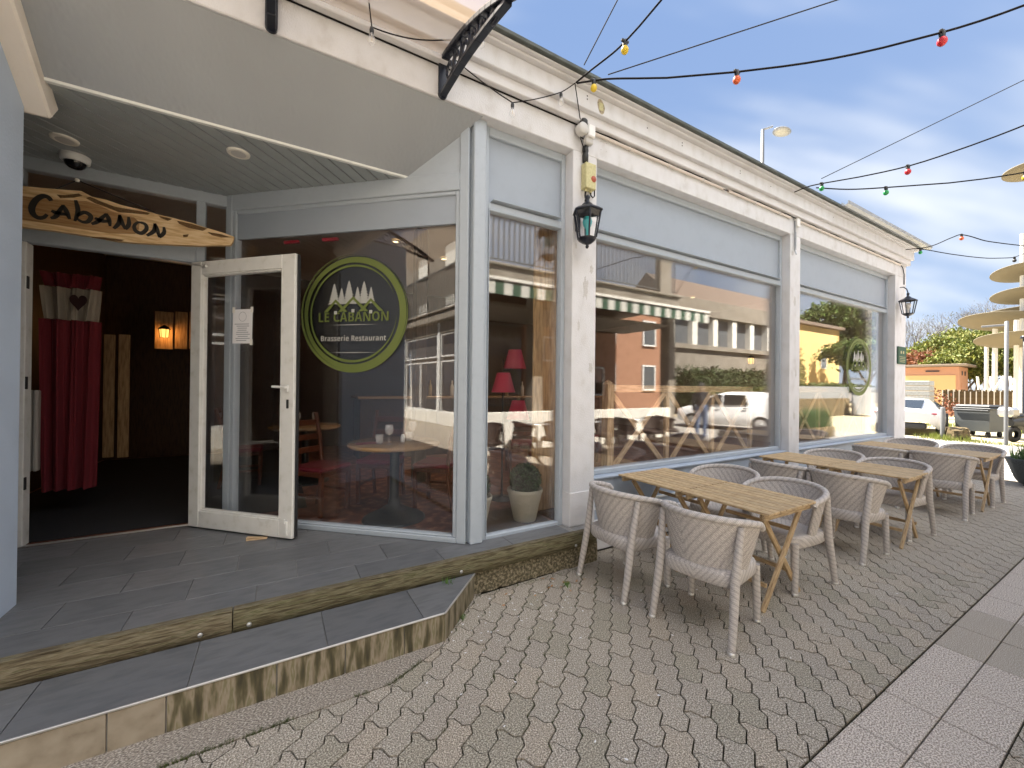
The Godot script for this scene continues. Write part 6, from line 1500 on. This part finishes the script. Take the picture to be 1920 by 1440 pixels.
	for q in [[1930, 512, 38, 1.5], [1930, 556, 38, 1.5], [1890, 606, 39, 2.1], [1910, 640, 36.5, 1.7], [1930, 600, 42, 2.6]]:  # tan colour stands for the backlit undersides, put over the whole disc
		var c := px_d(q[0], q[1], q[2]); var r: float = q[3]
		part(ms, "disc", _lathe([Vector2(0, -.12), Vector2(r * .6, -.05), Vector2(r, .08), Vector2(r, .11), Vector2(r * .6, .10), Vector2(0, .06)], 32), m.disc, Transform3D(Basis.from_euler(Vector3(rng.randf_range(-.1, .1), 0, -.2)), c))
	b = MB.new()
	for k in 9: var p := px_d(1832 + k * 10, 735, 39); p.y = 0; b.tube([p, p + Vector3(rng.randfn(0, .2), 2.5, rng.randfn(0, .5))], .06, 6)
	part(ms, "strut", b, m.mast_white)
	var dl := thing("disc_lamp", "round grey disc lamp head at the edge of the sky", "street lamp", px_d(1936, 735, 30) * Vector3(1, 0, 1)); var dh := px_d(1936, 322, 30).y
	part(dl, "pole", _lathe([Vector2(.09, 0), Vector2(.06, dh)], 10), m.zinc); part(dl, "head", _lathe([Vector2(0, -.10), Vector2(.5, -.07), Vector2(.95, .05), Vector2(.95, .09), Vector2(.5, .14), Vector2(0, .16)], 28), m.disc, Transform3D(Basis(Vector3(0, 0, 1), -.12), Vector3(0, dh, 0)))
	# street lamp over the roof
	var l0 := px_d(1430, 243, 24); var sl := thing("street_lamp", "grey street lamp rising behind the restaurant roof", "street lamp", Vector3(l0.x, 0, l0.z))
	part(sl, "pole", _lathe([Vector2(.12, 0), Vector2(.075, l0.y), Vector2(0, l0.y + .02)], 12), m.post_grey)
	var hd := px_d(1466, 247, 24) - sl.position
	b = MB.new(); b.tube([Vector3(0, l0.y, 0), Vector3(hd.x * .55, l0.y + .02, hd.z * .55)], .05, 8); part(sl, "arm", b, m.zinc)
	part(sl, "head", _lathe([Vector2(0, -.16), Vector2(.26, -.12), Vector2(.44, -.02), Vector2(.40, .06), Vector2(.2, .14), Vector2(0, .16)], 20), m.zinc, Transform3D(Basis().scaled(Vector3(1.25, .7, .8)), hd))

# ---------- litter, weeds, people ----------
func build_small_things():
	rng.seed = 99
	var m := M; var b: MB
	# fallen petals and chips on the paving
	b = MB.new(); b.flat()
	for k in 100:
		var p := Vector2(rng.randf_range(.2, 4.5), rng.randf_range(1.0, 2.75))
		if k < 62: p = Vector2(lerpf(.9, 2.3, rng.randf()), 2.30 + rng.randf_range(-.12, .42)); 
		if p.y > 2.2 and p.x < .95: continue
		var s := rng.randf_range(.005, .013); var a := rng.randf() * TAU; var d := Vector3(cos(a), 0, sin(a)) * s; var e := Vector3(-sin(a), 0, cos(a)) * s * .5
		var c := V(p.x, .0065, p.y)
		b.poly_out([c - d, c + e, c + d + Vector3(0, .002, 0), c - e], c - Vector3.UP)
	var pt := part(self, "petals", b, m.paper); tag(pt, "tiny pale petals scattered over the paving by the step", "litter", "", "stuff")
	b = MB.new(); b.flat()
	for k in 14:
		var c := V(rng.randf_range(1.3, 2.4), .007, rng.randf_range(2.5, 2.78)); var a := rng.randf() * TAU; var d := Vector3(cos(a), .15, sin(a)) * .018; var e := Vector3(-sin(a), .2, cos(a)) * .009
		b.poly_out([c - d, c + e, c + d, c - e], c - Vector3.UP)
	var lv := part(self, "dead_leaves", b, m.brown_leaf); tag(lv, "a few dry brown leaves at the foot of the crumbling base", "litter", "", "stuff")
	# moss cushions in the joints near the step
	var pts := []
	var L := .235; var W := .1245; var a1 := Vector2(.7071, .7071); var a2 := Vector2(.7071, -.7071)
	for k in 5200:
		var i := rng.randi_range(-9, 12); var t := rng.randf_range(-8.0, 6.0) * L
		var x := fposmod(t / (L / 2), 1.0); var z := .0115 * (lerpf(-1, 1, x / .68) if x < .68 else lerpf(1, -1, (x - .68) / .32))
		var q := Vector2(1.766, 1.803) + a1 * (t + rng.randf_range(-.004, .004)) + a2 * (i * W + z + rng.randfn(0, .0035))
		if q.y < 1.35 or q.y > 2.8 or q.x < .5 or q.x > 4.2: continue
		var n := moss_n.get_noise_2d(q.x * 1.0, q.y * 1.0) + clampf(.55 - q.distance_to(Vector2(1.45, 2.35)) * .75, -.6, .5)
		if n < .02: continue
		pts.append([V(q.x, -.008 + .006 * rng.randf(), q.y), rng.randf_range(.014, .028)])
	for k in 900:    # along the edge of the mortar apron
		var u := rng.randf_range(-.7, .75); var q := Vector2(u, 2.203 + rng.randfn(0, .006) + (maxf(u - .55, 0.0)) * .45)
		if moss_n.get_noise_2d(u * 2.5, 7.0) > -.15: pts.append([V(q.x, -.006, q.y), rng.randf_range(.014, .03)])
	for k in 500:
		var u := rng.randf_range(1.35, 2.5); pts.append([V(u, .002, 2.80 - absf(rng.randfn(0, .03))), rng.randf_range(.006, .014)])
	var ms := blades(pts, m.moss); ms.name = "joint_moss"; add_child(ms); tag(ms, "green moss growing in the paving joints by the step", "moss", "", "stuff")
	# small weeds
	for q in [[px_y(862, 1160, 0.0), "little green weed in the paving joint at the step corner"], [px_y(838, 1092, .185), "little green weed at the end of the slate step under the timber"], [px_y(1063, 1098, 0.0), "little green weed in the paving near the wicker chair"]]:
		var w := thing("weed", q[1], "weed", q[0]); var lp := []
		for k in 26: lp.append([Vector3(rng.randfn(0, .022), 0, rng.randfn(0, .022)), rng.randf_range(.018, .045)])
		var f := blades(lp, m.weed); f.name = "leaves"; w.add_child(f); tag(f, "", "", "", "stuff")
	person("person in black coat standing on the sunlit side of the passage", V(-4.45, 0, -.35), 2.2, m.cloth_dark, m.cloth_dark, 1.70)
	person("person in dark shirt and jeans walking beside the white hatchback", V(11.9, 0, -1.9), -.4, m.cloth_dark, m.denim, 1.75)

var moss_n := noise(1.6, 3, 81)

# one body surface: tapered capsules joined by a smooth minimum and meshed as surface nets
func person(label: String, at: Vector3, turn: float, top: Material, legs: Material, h: float):
	var o := thing("person", label, "person", at, turn); var k := h / 1.75
	var up := [[[0, .98, 0, .135], [0, 1.22, 0, .145]], [[0, 1.22, 0, .145], [0, 1.40, 0, .125]], [[0, 1.42, -.16, .062], [.02, 1.14, -.23, .05]], [[.02, 1.14, -.23, .05], [.14, .92, -.20, .04]], [[0, 1.42, .16, .062], [-.04, 1.14, .23, .05]], [[-.04, 1.14, .23, .05], [.04, .90, .24, .04]], [[0, 1.38, 0, .10], [0, 1.43, -.14, .065]], [[0, 1.38, 0, .10], [0, 1.43, .14, .065]]]
	var lo := [[[0, .98, -.08, .115], [.05, .52, -.10, .072]], [[.05, .52, -.10, .072], [.0, .09, -.10, .048]], [[0, .98, .08, .115], [-.02, .52, .10, .072]], [[-.02, .52, .10, .072], [-.12, .09, .10, .048]], [[0, .05, -.10, .045], [.16, .035, -.11, .034]], [[-.12, .06, .10, .045], [.04, .035, .11, .034]], [[0, .95, -.06, .12], [0, .95, .06, .12]]]
	var hd := [[[.0, 1.60, 0, .092], [.01, 1.66, 0, .098]], [[0, 1.45, 0, .055], [0, 1.58, 0, .058]], [[.085, 1.60, 0, .014], [.105, 1.585, 0, .015]], [[.02, 1.55, 0, .06], [.05, 1.54, 0, .05]], [[.155, .90, -.20, .03], [.20, .84, -.19, .022]], [[.05, .88, .24, .03], [.08, .80, .24, .022]]]
	var hair := [[[-.03, 1.66, 0, .098], [.02, 1.70, 0, .088]], [[-.05, 1.56, 0, .075], [-.05, 1.64, 0, .09]]]
	part(o, "legs", nets(lo, k), legs); part(o, "body", nets(up, k), top); part(o, "skin", nets(hd, k, .018), M.skin); part(o, "hair", nets(hair, k, .018), M.cloth_dark)

func nets(bones: Array, k: float, cell := .024) -> MB:
	var lo := Vector3.ONE * 9.0; var hi := Vector3.ONE * -9.0; var bs := []
	for b in bones:
		var a := Vector3(b[0][0], b[0][1], b[0][2]) * k; var c := Vector3(b[1][0], b[1][1], b[1][2]) * k; var r: float = maxf(b[0][3], b[1][3]) * k + cell * 2
		bs.append([a, c, b[0][3] * k, b[1][3] * k]); lo = lo.min(a.min(c) - Vector3.ONE * r); hi = hi.max(a.max(c) + Vector3.ONE * r)
	var n := Vector3i(((hi - lo) / cell).ceil()); var F := PackedFloat32Array(); F.resize((n.x + 1) * (n.y + 1) * (n.z + 1)); F.fill(1.0)
	var id = func(x: int, y: int, z: int) -> int: return (x * (n.y + 1) + y) * (n.z + 1) + z
	for b in bs:
		var a: Vector3 = b[0]; var d: Vector3 = b[1] - a; var rr: float = maxf(b[2], b[3]) + cell * 2.5; var dd := maxf(d.length_squared(), 1e-6)
		var i0 := Vector3i(((a.min(b[1]) - Vector3.ONE * rr - lo) / cell).floor()).clamp(Vector3i.ZERO, n); var i1 := Vector3i(((a.max(b[1]) + Vector3.ONE * rr - lo) / cell).ceil()).clamp(Vector3i.ZERO, n)
		for x in range(i0.x, i1.x + 1):
			for y in range(i0.y, i1.y + 1):
				for z in range(i0.z, i1.z + 1):
					var p := lo + Vector3(x, y, z) * cell - a; var t := clampf(p.dot(d) / dd, 0, 1)
					var v := (p - d * t).length() - lerpf(b[2], b[3], t); var j: int = id.call(x, y, z); var w := F[j]
					var s := .03; var q := maxf(s - absf(v - w), 0.0) / s
					F[j] = minf(v, w) - q * q * s * .25
	var vert := {}; var b := MB.new(); b.soft()
	for x in n.x:
		for y in n.y:
			for z in n.z:
				var acc := Vector3.ZERO; var cnt := 0
				for e in [[0, 0, 0, 1, 0, 0], [0, 1, 0, 1, 1, 0], [0, 0, 1, 1, 0, 1], [0, 1, 1, 1, 1, 1], [0, 0, 0, 0, 1, 0], [1, 0, 0, 1, 1, 0], [0, 0, 1, 0, 1, 1], [1, 0, 1, 1, 1, 1], [0, 0, 0, 0, 0, 1], [1, 0, 0, 1, 0, 1], [0, 1, 0, 0, 1, 1], [1, 1, 0, 1, 1, 1]]:
					var f0 := F[id.call(x + e[0], y + e[1], z + e[2])]; var f1 := F[id.call(x + e[3], y + e[4], z + e[5])]
					if (f0 < 0) != (f1 < 0):
						acc += Vector3(e[0], e[1], e[2]).lerp(Vector3(e[3], e[4], e[5]), f0 / (f0 - f1)); cnt += 1
				if cnt: vert[Vector3i(x, y, z)] = lo + (Vector3(x, y, z) + acc / cnt) * cell
	for c in vert:
		for ax in 3:
			var d := Vector3i.ZERO; d[ax] = 1
			var f0: float = F[id.call(c.x, c.y, c.z)]; var f1: float = F[id.call(c.x + d.x, c.y + d.y, c.z + d.z)]
			if (f0 < 0) == (f1 < 0): continue
			var u := Vector3i.ZERO; u[(ax + 1) % 3] = 1; var w := Vector3i.ZERO; w[(ax + 2) % 3] = 1
			if not (vert.has(c - u) and vert.has(c - w) and vert.has(c - u - w)): continue
			if f0 < 0: b.quad(vert[c - u - w], vert[c - w], vert[c], vert[c - u])
			else: b.quad(vert[c - u - w], vert[c - u], vert[c], vert[c - w])
	return b
